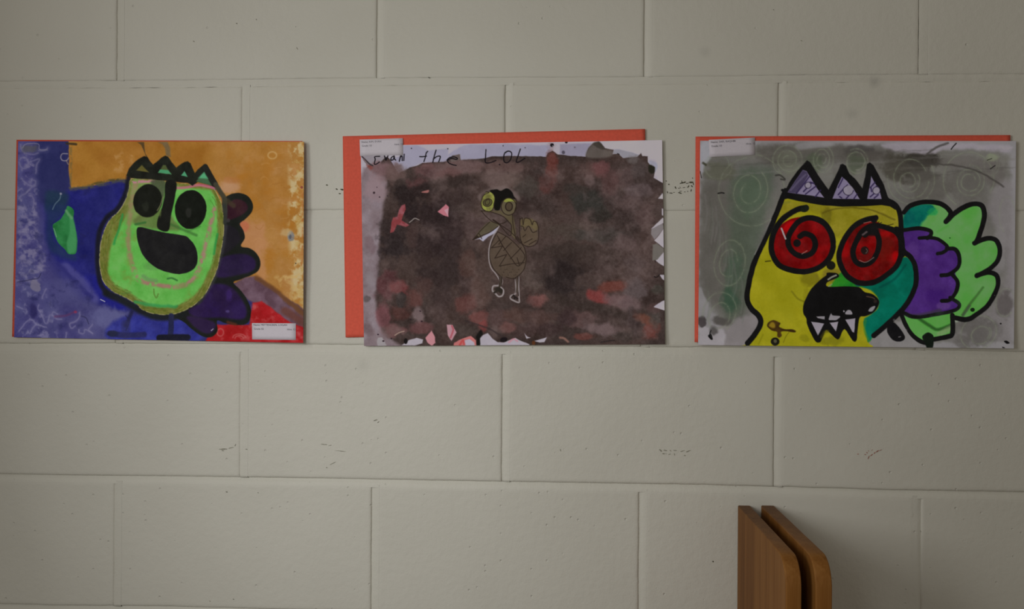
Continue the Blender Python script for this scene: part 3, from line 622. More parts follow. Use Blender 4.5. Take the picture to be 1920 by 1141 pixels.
    # grain of the paper showing through the wash
    g = (vnoise(A.X, A.Y, 1.9, 2)-.5)*9+(vnoise(A.X, A.Y, 4.5, 4)-.5)*8; A.C += g[..., None]*np.clip((130-A.C.mean(-1, keepdims=True))/60, 0, 1)
    # right hand unpainted gaps
    for p in ([(1390,400),(1450,340),(1570,230),(1600,235),(1600,300),(1440,385)], [(1440,575),(1500,510),(1590,390),(1600,700),(1500,620)], [(1460,880),(1530,800),(1600,740),(1600,975),(1520,930)], [(1555,90),(1600,90),(1600,200),(1560,190)]):
        A.fill(z(1050,380,p), PAPER, soft=1.6, sm=False, warp=.8, var=3)
    A.fill(z(1050,380,[(1400,400),(1570,310),(1590,390),(1500,500),(1440,560),(1390,480)]), (122,114,114), soft=2, sm=False, var=4); A.fill(z(1050,380,[(1420,640),(1480,620),(1590,700),(1590,750),(1480,870),(1410,880)]), (104,98,92), soft=2, sm=False, var=4)
    A.fill(z(1050,515,[(1430,490),(1500,440),(1560,400),(1610,385),(1610,548)]), PAPER, soft=1.6, sm=False); A.fill(z(1050,515,[(1520,0),(1600,0),(1600,90),(1560,60)]), PAPER, soft=2, sm=False); A.fill(z(1050,240,[(1500,1080),(1560,1000),(1600,980),(1600,1085)]), PAPER, soft=2, sm=False)
    A.stroke(z(1050,515,[(1440,30),(1480,35),(1520,0)]), 1.8, (30,24,24)); A.stroke(z(1050,380,[(1450,880),(1460,905)]), 1.4, (40,30,30))
    # bottom unpainted gaps
    for p, col in (([(920,1075),(1030,1000),(1150,960),(1250,985),(1240,1045),(1120,1080)], PAPER), ([(1285,960),(1380,850),(1430,950),(1440,1040),(1380,1082),(1310,1030)], (186,128,134)), ([(560,960),(620,950),(650,1000),(690,1080),(560,1100),(540,1020)], (150,142,144))):
        A.fill(z(640,515,p), col, soft=2, var=5, sm=False)
    for p, col in (([(490,960),(540,915),(610,890),(680,970),(760,1030),(850,1034),(960,985),(1030,960),(1100,1000),(1240,1060),(1250,1110),(490,1110)], PAPER), ([(180,990),(250,960),(350,930),(430,1000),(435,1100),(80,1100),(90,1040)], (182,108,106)),
                   ([(250,1000),(330,980),(400,1030),(410,1100),(260,1100)], (170,160,172)), ([(-20,760),(70,765),(130,880),(50,1012),(0,930)], (176,134,142)), ([(1170,895),(1215,945),(1260,960),(1200,975)], PAPER), ([(1320,1012),(1420,980),(1510,955),(1470,1025),(1400,1032)], PAPER)):
        A.fill(z(840,515,p), col, soft=2, var=5, sm=False)
    A.stroke(z(840,515,[(60,780),(80,840),(40,960)]), 3, (160,60,70), a=.7, soft=3); A.stroke(z(840,515,[(930,1030),(1000,980),(1060,1010)]), 3, (190,120,132), a=.7, soft=3); A.stroke(z(840,515,[(180,1070),(230,1000),(250,1060)]), 4, (176,66,64), a=.8, soft=3)
    A.fill(z(840,515,[(430,940),(500,840),(530,900),(490,970),(492,1060),(465,1085),(432,1060),(440,990)]), (24,22,20), soft=3); A.fill(A.ell(*z(840,515,[(850,990)])[0], 7, 4.5, -12), (28,22,24), soft=3); A.fill(A.ell(*z(840,515,[(1305,1040)])[0], 3.5, 4), (84,50,30), soft=2)
    A.stroke(z(840,515,[(270,700),(450,760),(640,830),(760,900),(840,940)]), 3, (52,42,42), a=.7, soft=3); A.fill(A.ell(*z(640,515,[(985,1015)])[0], 3.6, 5), (22,18,18), soft=2); A.stroke(z(640,515,[(820,920),(890,880),(960,860)]), 1.8, (170,146,130), a=.8)
    A.stroke(z(1050,515,[(0,960),(60,970),(120,1020)]), 4, (150,110,96), a=.7, soft=3); A.stroke(z(1050,515,[(620,1030),(720,1010),(830,1000)]), 2.5, (40,34,34), a=.7, soft=2)
    # pink scraps
    A.fill(z(640,380,[(975,20),(982,100),(945,190),(920,265),(1035,340),(990,368),(850,330),(800,440),(745,460),(765,300),(790,225),(855,210),(880,110),(920,45)]), (142,80,86), soft=2.2, sm=False, var=9, vs=6, col2=(130,60,62)); A.stroke(z(640,380,[(1040,300),(1090,260),(1130,235),(1190,260)]), 1.8, (150,140,134), a=.8)
    A.fill(c((508,448),(548,412),(562,425),(558,472),(535,465)), (178,108,118), soft=1.8, sm=False, var=5); A.fill(c((540,440),(560,430),(558,470)), (192,140,150), soft=2, sm=False); A.fill(c((430,355),(465,345),(462,358)), (150,96,92), soft=2)
    A.fill(z(640,240,[(380,560),(440,560),(480,600),(440,640)]), (128,70,64), a=.8, soft=5)
    # bird
    q = lambda *p: tr(860, 330, 4.389, p)
    INK = (44, 34, 28)
    A.fill(q((240,110),(380,80),(480,140),(500,200),(420,170),(300,110),(200,140),(180,200),(160,160)), (122,106,102), a=.6, soft=8)
    A.stroke(q((470,430),(380,330),(150,260)), 3, (70,58,54), a=.0)
    A.fill(q((330,415),(305,465),(240,500),(200,537),(172,515),(135,522),(190,500),(250,470),(318,420)), (160,156,172), soft=1.8, sm=False)
    A.fill(q((320,460),(400,500),(480,560),(530,560),(555,660),(545,750),(500,810),(450,840),(390,835),(340,820),(285,760),(255,660),(265,570)), (88,75,60), a=.62, soft=5, var=6)
    A.fill(q((190,290),(300,300),(370,330),(435,400),(430,470),(470,510),(450,330),(400,320),(340,280),(280,285)), (90,80,56), a=.8, soft=3, var=5); A.fill(q((250,375),(130,500),(190,495),(320,415),(340,400)), (84,76,58), a=.9, soft=3)
    A.fill(q((250,130),(205,160),(185,215),(195,262),(240,290),(280,272),(296,210),(290,150)), (138,142,66), soft=1.8, var=8, vs=5, col2=(104,100,56)); A.fill(A.ell(*q((238,218))[0], 8.5, 7.5, -20), (84,80,50), soft=2)
    A.fill(A.ell(*q((412,250))[0], 14, 16), (92,82,62), soft=2, var=5); A.fill(q((365,205),(400,182),(450,190),(470,215),(440,205),(400,215)), (134,138,62), soft=1.8)
    A.fill(A.ell(*q((412,250))[0], 6.5, 8), (74,62,48), soft=2)
    A.fill(q((255,118),(310,108),(345,122),(395,100),(440,128),(455,165),(472,190),(405,180),(355,210),(338,275),(300,278),(287,240),(297,190),(285,150)), (20,18,16), soft=2, var=2)
    A.fill(A.ell(*q((575,490))[0], 17, 20), (92,78,60), a=.7, soft=5); A.fill(q((515,360),(600,350),(650,400),(640,450),(580,410),(520,420)), (104,92,60), a=.75, soft=5)
    def I(*p, w=1.5, sm=True, a=.95): A.stroke(q(*p), w, INK, a=a, soft=1.2, warp=.35, sm=sm, var=3)
    I((225,130),(250,135),(205,160),(185,215),(195,265),(240,292),(280,272),(297,210)); A.stroke(A.ell(*q((240,218))[0], 8.5, 7, -25), 1.5, INK); A.stroke(A.ell(*q((238,215))[0], 4, 5.5, 30), 1.3, INK)
    A.stroke(A.ell(*q((412,250))[0], 14, 16), 1.6, INK); A.stroke(A.ell(*q((414,250))[0], 6.5, 8), 2.2, INK); I((465,180),(478,220),(460,290))
    I((183,285),(240,290),(300,305),(370,335),(410,375),(435,410),(422,490),(340,405)); I((188,288),(225,330),(280,375),(340,400),(430,460),(512,545)); I((330,395),(370,385),(400,365)); I((285,360),(340,398),w=3)
    I((255,378),(190,440),(125,512),(120,522),(185,492),(260,460),(325,412)); I((165,470),(178,490),(190,515)); A.fill(q((118,520),(155,485),(170,505)), INK, soft=1.2, sm=False)
    I((443,318),(448,400),(470,512)); I((470,512),(505,550),(520,540)); I((480,495),(510,530))
    I((320,458),(280,530),(255,610),(258,680),(280,750),(330,810),(355,832)); I((320,458),(400,500),(480,570),(545,660),(490,740),(430,670),(370,585),(318,490)); I((512,545),(545,600),(556,680),(540,760),(500,812),(450,842),(392,830))
    I((335,525),(270,590),(362,575),(297,675),(395,645),(335,740),(430,722),(540,712),sm=False); I((385,498),(330,560)); I((435,545),(370,612)); I((515,588),(425,682)); I((330,510),(355,560)); I((480,670),(500,735))
    I((505,350),(500,430),(510,520),(530,562),(585,580),(640,555),(658,490),(655,420),(640,380),(615,372),(605,400),(590,358),(560,345),(540,355),(530,400),(525,345),(508,355)); I((510,410),(530,415),(545,450),(575,410),(608,462),(645,450)); I((528,500),(552,480)); I((540,550),(605,515)); I((580,562),(638,528))
    for k in range(14): I((345+(k*37)%160, 745+(k*23)%70), (347+(k*37)%160, 747+(k*23)%70), w=1.2)
    HAL = (150,140,140)
    A.stroke(q((332,412),(285,490),(255,570),(248,660),(262,745),(310,810),(335,860),(330,900)), 2.2, HAL, a=.85, soft=1.6)
    A.stroke(q((330,900),(285,905),(278,940),(300,960),(330,990),(360,980),(368,940),(345,910)), 3, HAL, a=.9, soft=1.6); A.stroke(q((355,840),(362,870),(350,905)), 1.6, (120,108,106), a=.8)
    A.stroke(q((495,830),(495,900),(498,985)), 2.2, HAL, a=.8, soft=1.6); A.stroke(q((470,850),(470,960),(430,985),(430,1010),(480,1035),(500,1030),(495,985)), 3, HAL, a=.85, soft=1.6)
    A.stroke(q((350,830),(345,880),(335,912)), 4, (66,56,48), soft=1.4); I((355,830),(350,905)); I((335,830),(333,905)); I((470,842),(478,900),(472,960),a=.8); I((490,828),(485,920),(492,985),w=2); A.stroke(q((480,850),(482,950)), 2.6, (80,68,60))
    A.fill(q((290,925),(330,912),(362,935),(352,968),(325,950),(300,965),(285,955),(305,940)), (46,40,34), soft=1.6); A.stroke(q((440,990),(455,980),(460,1010),(470,995),(480,1010),(488,1005)), 2.2, (34,28,26)); I((432,1000),(450,985))
    # lettering
    K = (22, 18, 22)
    def T(x0, *p, w=2.1): A.stroke(z(x0, 240, list(p)), w, K, soft=1.1, warp=.25, var=2)
    T(640,(585,432),(512,438),(518,480),(505,550),(540,548),(582,518)); T(640,(660,425),(678,486),(690,470),(712,425),w=2.4); T(640,(805,425),(765,450),(758,490),(795,478),(808,428),(812,470),(830,488)); T(640,(905,425),(885,505),w=2.4); T(640,(900,445),(928,425),(930,497)); T(640,(962,398),(955,495)); 
    T(640,(1320,355),(1297,380),(1282,450),(1262,510)); T(640,(1198,435),(1240,436),(1300,428)); T(640,(1447,335),(1420,430),(1398,522)); T(640,(1405,475),(1460,435),(1510,430),(1505,470),(1488,515))
    A.fill(z(840,240,[(75,425),(160,395),(185,400),(192,480),(60,520),(20,480)]), (104,92,88), a=.8, soft=2, sm=False)
    T(640,(1612,490),(1650,455),(1720,440),(1770,458),(1760,478),(1690,465),(1625,490),(1640,530),(1700,560),(1755,570))
    T(840,(580,330),(576,420),(572,522),(640,528),(735,495)); T(840,(905,355),(865,385),(850,460),(862,515),(905,528),(950,490),(972,420),(965,370),(920,352),(870,380)); T(840,(1105,320),(1075,410),(1045,500),(1050,520),(1085,518),(1175,460))
    A.stroke(z(640,240,[(315,435),(350,470),(430,545),(480,575)]), 2.6, (48,40,42), a=.9, soft=2); A.stroke(z(640,240,[(340,480),(400,550)]), 3, (110,92,92), a=.8)
    for x, y, r in ((1590,262,3.6),(1070,310-0,0),(-5,315,1.2),(840,270,1),(790,560,1.4),(1180,300,1)): 
        if r: A.fill(A.ell(*z(840,240,[(x,y)])[0], r, r*.95), (24,20,24), soft=1.3)
    A.fill(A.ell(*z(840,240,[(1605,275)])[0], 1.3, 1.3), (110,104,112), soft=1); A.fill(A.ell(*z(640,240,[(1070,310)])[0], 1.2, 1.1), K, soft=1)
    A.fill(A.ell(*z(1050,240,[(95,215)])[0], 2.6, 2.6), (30,26,30), soft=1.5); A.fill(A.ell(*z(1050,240,[(52,370)])[0], 3, 3.4), (78,72,84), soft=2); A.fill(A.ell(*z(1050,240,[(225,295)])[0], 1.4, 1.2), (90,84,96), soft=1.5)
    A.fill(z(1050,240,[(400,440),(420,340),(500,240),(560,230),(660,320),(800,350),(780,430),(600,460)]), (98,90,84), a=.8, soft=6, var=6); A.fill(z(1050,240,[(500,240),(600,205),(680,300),(700,320),(620,320)]), (62,56,50), a=.9, soft=4)
    A.fill(z(1050,240,[(1360,560),(1445,592),(1445,670),(1400,700),(1350,650)]), (36,34,26), a=.95, soft=3); A.stroke(z(1050,240,[(880,390),(905,400)]), 1.4, K)
    for x, y, r in ((585,1055,1.3),(705,1035,1.2),(500,985,2.2),(545,905,.9)): A.fill(A.ell(*z(640,240,[(x,y)])[0], r, r), (56,44,48), soft=1.5)
    for x, y, r in ((1205,555,1.5),(1228,712,1.8),(1065,680,1.2),(765,970,1.6),(640,1010,2),(560,910,1.6)): A.fill(A.ell(*z(640,515,[(x,y)])[0], r, r*.8), (44,30,36), soft=1.5)
    return A

def art_crowned():
    A = Art((1312.8, 263.6), (1905.3, 264.2), (1901.3, 653), (1309, 646.6), STEP, (138, 133, 138))
    c = lambda *p: tr(1280, 230, 2.59375, p)
    z = lambda x0, y0, p: tr(x0, y0, 8.152, p)
    Kk = (19, 18, 18)
    A.fill([(1290,250),(1920,250),(1920,670),(1290,670)], (126,122,122), sm=False, var=4, vs=50)
    # grey wash
    A.fill(c((100,180),(140,110),(330,120),(560,105),(720,120),(1000,105),(1300,130),(1560,140),(1590,300),(1580,1000),(1500,1060),(300,1075),(200,1000),(120,860),(80,780),(90,400)), (92,89,84), a=.9, soft=12, warp=5, var=8, vs=40, col2=(100,97,90))
    A.fill(c((90,400),(130,280),(330,330),(300,900),(180,900),(90,760)), (84,80,74), a=.8, soft=22, warp=6, var=7, vs=30)
    A.fill(c((390,110),(760,110),(960,130),(960,200),(700,190),(480,220),(380,180)), (78,74,68), a=.75, soft=18, warp=5, var=8)
    A.blob(*c((1120,185))[0], 60, 20, (50,46,41), a=.95); A.blob(*c((1040,220))[0], 40, 34, (66,62,54), a=.85); A.blob(*c((1130,240))[0], 40, 26, (62,58,52), a=.7); A.blob(*c((900,160))[0], 40, 14, (72,67,62), a=.8); A.blob(*c((860,130))[0], 30, 9, (64,60,58), a=.7)
    A.blob(*c((1200,320))[0], 44, 34, (80,76,70), a=.7); A.blob(*c((1400,290))[0], 44, 44, (84,80,74), a=.6); A.blob(*c((1500,240))[0], 30, 26, (90,84,80), a=.7); A.blob(*c((1350,190))[0], 40, 14, (96,90,86), a=.6)
    A.fill(c((990,100),(1250,95),(1560,110),(1600,130),(1560,140),(1450,130),(1290,125),(1200,150),(1000,130)), (142,134,140), a=.9, soft=8, warp=3, var=5); A.fill(c((560,100),(720,95),(720,115),(640,125),(560,130)), (128,124,124), a=.8, soft=7)
    A.fill(c((85,110),(130,90),(140,160),(105,210),(88,260)), (140,138,142), soft=6, warp=2)
    A.fill(c((250,250),(420,220),(440,300),(380,560),(300,900),(200,930),(220,600)), (70,82,66), a=.62, soft=26, warp=6, var=8, vs=20)
    A.blob(*c((235,860))[0], 18, 26, (54,74,58), a=.9); A.blob(*c((250,720))[0], 20, 40, (66,82,66), a=.6); A.blob(*c((330,360))[0], 30, 40, (74,88,70), a=.6); A.blob(*c((180,230))[0], 30, 22, (78,78,62), a=.6)
    A.blob(*c((640,190))[0], 24, 22, (70,78,60), a=.7); A.blob(*c((845,195))[0], 20, 22, (70,76,60), a=.7); A.blob(*c((510,200))[0], 30, 26, (98,100,84), a=.5); A.blob(*c((700,250))[0], 16, 18, (110,108,102), a=.6)
    A.fill(c((1480,400),(1600,300),(1610,1000),(1560,1060),(1400,1070),(1300,1060),(1350,1000),(1540,860),(1560,600)), (118,112,112), a=.8, soft=16, warp=4, var=6); A.blob(*c((1565,880))[0], 18, 30, (84,78,76), a=.85); A.blob(*c((1440,1010))[0], 42, 30, (88,84,80), a=.85); A.blob(*c((1360,1060))[0], 20, 16, (90,86,82), a=.7); A.blob(*c((1540,620))[0], 14, 60, (122,117,116), a=.7)
    A.fill(c((380,930),(500,1080),(200,1085),(170,1000),(250,960)), (124,117,117), a=.85, soft=10, warp=3); A.fill(c((76,1000),(110,985),(150,1010),(190,1000),(215,1030),(200,1080),(76,1085)), (146,140,142), soft=6, warp=3, sm=False); A.fill(c((80,800),(90,800),(130,900),(120,920),(82,920)), (126,122,122), soft=4, sm=False)
    A.blob(*c((96,965))[0], 8, 12, (66,60,60), a=.95, hard=1.6); A.blob(*c((185,965))[0], 20, 9, (74,70,66), a=.9, ang=8); A.blob(*c((150,1010))[0], 10, 10, (74,70,68), a=.9); A.fill(z(1300,515,[(225,935),(270,900),(300,980),(270,990)]), (20,18,18), soft=2); A.stroke(z(1300,515,[(270,850),(255,900),(280,960)]), 2, (30,28,28))
    A.fill(c((900,1060),(1060,960),(1090,1000),(1190,1090),(880,1090)), (122,118,116), soft=6, warp=2)
    # dry brush streaks
    for k in range(60):
        x = 130+(k*173)%1440; y = 130+(k*71)%130
        A.stroke(c((x,y),(x+70,y-6+(k%4)*3),(x+150,y-2)), 2.2, ((112,108,104),(66,62,58),(98,94,84))[k%3], a=.22, soft=3, warp=2.5)
    for k in range(30):
        x = 110+(k*37)%190; y = 350+(k*91)%480
        A.stroke(c((x,y),(x+8,y+90),(x-5,y+170)), 2.4, ((116,112,110),(70,68,62),(86,94,80))[k%3], a=.25, soft=4, warp=2)
    # wax crayon spirals
    WX_ = (126,132,110)
    def spiral(cx, cy, r0x, r0y, turns, k, ang=0, t0=0, a=.62, w=1.5):
        q0 = c((cx, cy))[0]; A.stroke(A.ell(q0[0], q0[1], r0x/2.594, r0y/2.594, ang, int(16*turns)+6, t0, t0+360*turns, k), w, WX_, a=a*.72, soft=2.4, warp=1.1, dry=.06); A.stroke(A.ell(q0[0], q0[1], r0x/2.594, r0y/2.594, ang, int(16*turns)+6, t0, t0+360*turns, k), 5, (104,108,90), a=a*.3, soft=6, warp=1.1)
    spiral(322,335,95,118,1.8,.35,10,-60); spiral(330,330,168,180,.95,.9,0,-80,.5); spiral(170,210,70,66,1.0,.8,0,0,.4); spiral(515,180,82,80,2.4,.25,0,120,.55); spiral(680,180,56,70,2.4,.25,0,-60,.6); spiral(846,190,58,66,1.6,.6,0,-120,.65)
    spiral(1098,285,55,60,1.3,.5,0,-30,.6); spiral(1110,270,88,100,.9,.9,0,10,.6); spiral(1110,270,115,125,.6,1,0,-30,.5); spiral(1395,275,130,140,.75,.9,0,120,.6); spiral(1395,285,76,80,2.2,.4,10,-100,.65); spiral(1500,200,40,60,1.1,.7,0,0,.45,1.3)
    spiral(228,680,76,115,1.0,.95,8,-60,.6); spiral(225,680,46,70,.8,.9,10,60,.6); spiral(180,920,80,100,.7,.95,20,150,.6); spiral(180,940,50,70,.9,.9,20,120,.6); spiral(1440,1020,92,80,1.0,.95,-30,100,.6); spiral(1450,1030,55,44,1.2,.8,-40,0,.6); spiral(1570,870,48,70,.9,.9,10,40,.5); spiral(1580,450,40,90,.7,1,0,120,.4)
    A.blob(*c((1505,165))[0], 12, 8, (120,126,100), a=.6)
    for p, w in (([(1190,150),(1240,115),(1290,100)],4),([(1130,195),(1300,205),(1420,230),(1530,290),(1560,310)],3.2)): A.stroke(c(*p), w, (60,56,52), a=.75, soft=3, warp=1.5)
    A.stroke(z(1700,250,[(680,240),(720,190),(760,150)]), 2, (20,18,18)); A.stroke(z(1700,250,[(1280,540),(1350,490)]), 1.8, (26,24,22)); A.stroke(z(1700,250,[(1230,410),(1300,380)]), 1.3, (36,34,30)); A.stroke(z(1300,250,[(380,915),(430,905),(470,912)]), 2.6, (30,28,26)); A.stroke(z(1300,250,[(1260,640),(1330,640),(1400,705),(1340,700)]), 3, (48,46,42), a=.85, soft=2.5)
    A.stroke(z(1300,250,[(150,450),(190,480)]), 4, (46,44,30), a=.8, soft=3); A.stroke(z(1300,250,[(105,580),(125,680)]), 1.6, (50,46,40))
    # green wing
    wing = c((1075,435),(1110,402),(1180,388),(1255,396),(1300,432),(1288,475),(1340,428),(1400,397),(1450,400),(1470,440),(1456,510),(1428,578),(1480,560),(1525,572),(1547,620),(1530,672),(1490,712),(1440,745),(1492,728),(1530,745),(1532,800),(1492,880),(1432,932),(1380,956),(1312,946),(1312,1022),(1222,1052),(1195,1075),(1150,1060),(1100,1010),(1062,935),(1080,700),(1075,540))
    A.fill(wing, (80,150,62), soft=2, warp=.8, var=6, vs=22, col2=(92,162,78))
    A.fill(c((1080,430),(1120,405),(1200,398),(1230,420),(1190,450),(1160,500),(1150,520),(1075,520)), (10,98,82), soft=6, warp=3, var=6, vs=12, col2=(6,82,76)); A.blob(*c((1215,432))[0], 10, 7, (28,130,72), a=.7)
    A.stroke(c((1460,800),(1430,840),(1390,890),(1360,935)), 5, (54,84,40), a=.75, soft=4); A.stroke(c((1395,890),(1365,935)), 5, (60,66,56), a=.7, soft=4); A.stroke(c((1140,945),(1200,985),(1240,1005),(1300,985)), 6, (34,70,28), a=.85, soft=5); A.fill(c((1240,1020),(1300,985),(1305,1010),(1250,1035)), (120,128,96), a=.6, soft=5)
    A.blob(*c((1300,560))[0], 1.6, 1.2, (40,90,36), hard=3); A.stroke(c((1290,500),(1240,530)), 4, (74,128,56), a=.5, soft=4)
    A.blob(*c((1330,960))[0], 6, 5, (140,150,130), a=.7)
    # purple petal
    A.fill(c((1072,522),(1150,514),(1202,526),(1195,560),(1250,572),(1288,602),(1332,622),(1346,668),(1325,722),(1338,780),(1312,842),(1343,880),(1320,910),(1220,934),(1130,946),(1062,920),(1120,830),(1132,700),(1080,640)), (72,40,112), soft=2, warp=.8, var=7, vs=18, col2=(64,34,100))
    A.blob(*c((1230,850))[0], 20, 20, (58,26,98), a=.7); A.blob(*c((1120,620))[0], 16, 20, (84,54,116), a=.6); A.blob(*c((1270,890))[0], 18, 8, (92,62,120), a=.6); A.stroke(c((1060,920),(1130,940),(1250,915)), 8, (56,50,60), a=.7, soft=5)
    OUT = 9.0
    def S(*p, w=OUT, **k): A.stroke(c(*p), w, Kk, soft=1.6, warp=.6, var=3, **k)
    S((1072,522),(1150,513),(1205,526),(1205,548),(1190,560),w=7.5); S((1150,560),(1200,558),(1250,570),(1288,605),(1268,630),(1240,636),w=6.5); S((1285,612),(1325,615),(1345,650),(1340,700),(1300,735),(1258,742),w=7.5); S((1310,735),(1338,775),(1330,820),(1300,860),(1262,866),w=7.5); S((1300,850),(1345,880),(1325,910),(1230,932),(1130,944),(1062,918),w=7, col2=(34,40,36))
    S((1076,435),(1110,402),(1180,385),(1255,394),(1300,430),(1300,455),(1282,478),w=9); S((1280,480),(1340,427),(1400,397),(1450,400),(1467,440),(1455,510),(1428,580),w=9.5); S((1420,585),(1480,562),(1525,572),(1543,620),(1530,672),(1490,712),(1430,745),w=9); S((1432,742),(1490,728),(1528,745),(1530,800),(1490,880),(1432,930),(1380,956),(1312,945),w=9)
    S((1312,935),(1312,1022),(1285,1040),(1222,1052),w=9); S((1062,930),(1100,1010),(1150,1058),(1200,1075),w=8); A.fill(c((1165,1040),(1190,1020),(1215,1030),(1222,1060),(1215,1095),(1190,1095),(1180,1075)), (18,24,18), soft=2)
    A.blob(*c((1410,909))[0], 4.2, 3.6, (18,30,16), hard=3, rough=.1)
    # yellow body, teal cheek
    body = c((495,360),(462,450),(405,560),(345,700),(322,800),(320,870),(350,918),(378,950),(375,990),(345,1035),(318,1072),(316,1095),(880,1095),(905,1070),(930,1040),(1005,970),(1085,888),(1130,800),(1135,705),(1108,660),(1068,625),(1062,560),(1062,465),(1040,410),(985,372),(800,385),(650,385))
    A.fill(body, (140,134,22), soft=2, warp=.6, var=7, vs=26, col2=(150,142,26))
    A.fill(c((490,385),(760,395),(1000,395),(1045,450),(1050,520),(900,470),(740,560),(700,480),(600,420),(480,470)), (122,112,26), a=.8, soft=14, warp=4, var=10, vs=14, col2=(132,120,34))
    A.blob(*c((700,450))[0], 10, 22, (92,84,20), a=.6); A.blob(*c((620,760))[0], 20, 18, (108,100,18), a=.8); A.blob(*c((720,740))[0], 26, 14, (112,98,36), a=.7); A.blob(*c((600,860))[0], 8, 30, (120,112,16), a=.5)
    A.stroke(c((680,440),(760,415),(900,420),(1030,470)), 3, (84,74,18), a=.7, soft=3, warp=1.5); A.stroke(c((470,395),(520,385)), 4, (112,110,40), a=.6, soft=4)
    A.fill(c((770,800),(860,790),(990,745),(1070,655),(1120,690),(1132,800),(1085,885),(1000,970),(925,1045),(900,1065),(888,1010),(884,955),(950,900),(945,840),(870,800)), (0,86,68), soft=4, warp=2, var=6, vs=16, col2=(4,100,80))
    A.fill(c((760,735),(790,730),(830,775),(880,800),(770,798),(720,800)), (22,104,36), soft=5, warp=2, var=7, col2=(40,120,30)); A.blob(*c((860,785))[0], 12, 4, (10,50,80), a=.7); A.stroke(c((1085,690),(1030,760),(960,800)), 4, (0,62,54), a=.6, soft=4); A.stroke(c((890,960),(885,1010),(905,1060)), 4, (60,116,40), a=.6, soft=4)
    A.stroke(c((390,1030),(370,1075)), 2.5, (112,108,14), a=.6, soft=3); A.stroke(c((470,1010),(450,1070)), 2, (104,96,14), a=.6, soft=2.5); A.blob(*c((730,1060))[0], 24, 10, (104,100,20), a=.6); A.blob(*c((590,1045))[0], 10, 8, (110,106,20), a=.5); A.stroke(c((530,820),(560,855),(590,870)), 3, (100,94,16), a=.6, soft=3)
    # body outline
    S((500,330),(478,385),(440,480),(395,575),(345,690),(318,800),(314,860),(335,905),(368,935),(380,965),(370,1000),(342,1040),(316,1072),w=10); A.stroke(c((350,640),(390,560),(430,470)), 1.6, (140,136,134), a=.6, soft=2)
    S((985,370),(1035,400),(1058,450),(1064,560),(1072,620),(1110,655),(1132,705),(1132,790),(1090,880),(1010,965),(930,1035),w=9.6)
    # eyes
    A.fill(A.ell(*c((583,592))[0], 57, 52), (126,11,13), soft=2, var=8, vs=14, col2=(98,10,11)); A.blob(*c((520,500))[0], 16, 8, (168,6,10), a=.8, ang=-35); A.blob(*c((600,640))[0], 20, 12, (120,20,16), a=.6)
    A.fill(c((940,480),(870,490),(800,560),(768,650),(795,725),(855,772),(925,770),(990,735),(1040,685),(1060,610),(1040,545),(1000,515)), (122,11,12), soft=2, var=9, vs=12, col2=(90,12,11)); A.blob(*c((1035,645))[0], 9, 12, (160,8,10), a=.8); A.blob(*c((990,540))[0], 14, 8, (150,14,14), a=.7); A.blob(*c((990,610))[0], 18, 26, (96,20,12), a=.6); A.blob(*c((790,610))[0], 8, 24, (144,8,10), a=.7)
    S((600,412),(550,425),(480,475),(437,550),(434,625),(468,690),(535,718),(605,722),(672,698),(718,650),(733,590),(718,530),(680,482),(620,462),(566,478),(522,535),(512,585),(535,628),(580,648),(625,635),(645,595),(632,555),(595,538),(570,552),w=10.4); A.fill(A.ell(*c((594,418))[0], 8, 6, -20), (22,26,18), soft=1.6)
    A.fill(A.ell(*c((556,585))[0], 7.2, 7.2), Kk, soft=1.8); A.stroke(c((481,514),(500,564)), 3.2, (150,140,140), soft=1.2, sm=False)
    S((940,462),(880,475),(822,515),(780,580),(760,655),(790,732),(852,776),(925,776),(992,740),(1045,688),(1066,610),(1050,545),(1000,512),(930,500),(880,522),(845,575),(828,630),(845,678),(885,690),(925,668),(952,615),(952,555),(925,520),(885,545),w=10.2); A.fill(A.ell(*c((885,620))[0], 7.6, 7.6), (34,22,20), soft=2); A.blob(*c((925,525))[0], 13, 11, Kk, a=.95); A.blob(*c((930,470))[0], 6, 7, Kk); A.stroke(c((1040,520),(1062,560),(1066,640)), 12, Kk, soft=2)
    A.stroke(A.ell(*c((886,622))[0], 4.4, 4.4, t0=-60, t1=70), 1.2, (110,90,84), a=.8); A.stroke(c((860,668),(890,678),(930,655)), 1.3, (150,120,112), a=.7); A.stroke(c((882,487),(915,480)), 1.4, (160,110,100), a=.7); A.stroke(c((875,545),(895,530)), 3, (110,90,92), a=.7, soft=2.5); A.stroke(c((580,638),(605,622)), 1.3, (160,130,120), a=.7)
    A.stroke(c((945,495),(955,480)), 1.3, Kk); A.stroke(c((955,490),(968,484)), 1.3, Kk); A.stroke(c((990,500),(1025,492)), 1.6, (40,36,16), a=.8)
    A.fill(A.ell(*c((721,694))[0], 8.6, 8.2), (22,22,16), soft=2)
    # crown
    k = lambda *p: z(1470, 290, list(p))
    A.fill(k((-10,640),(20,540),(80,420),(200,255),(310,130),(350,85),(400,112),(520,310),(680,532),(765,370),(842,205),(862,150),(900,138),(950,170),(1000,290),(1085,365),(1197,512),(1242,330),(1268,140),(1310,113),(1370,160),(1440,290),(1530,470),(1590,640),(1640,720),(1720,800),(1700,840),(1620,790),(1560,780),(1500,768),(1200,785),(900,792),(600,772),(300,722),(60,672),(-30,690)), Kk, soft=1.8, warp=.5, sm=False, var=3)
    T1 = k((55,572),(150,430),(290,230),(345,250),(385,320),(480,475),(612,657),(480,632),(200,596)); T2 = k((742,672),(820,470),(885,335),(960,400),(1065,525),(1158,676)); T3 = k((1270,672),(1310,480),(1335,325),(1380,420),(1455,525),(1492,676))
    for t in (T1, T2, T3): A.fill(t, (118,108,132), soft=1.6, warp=.4, sm=False, var=6)
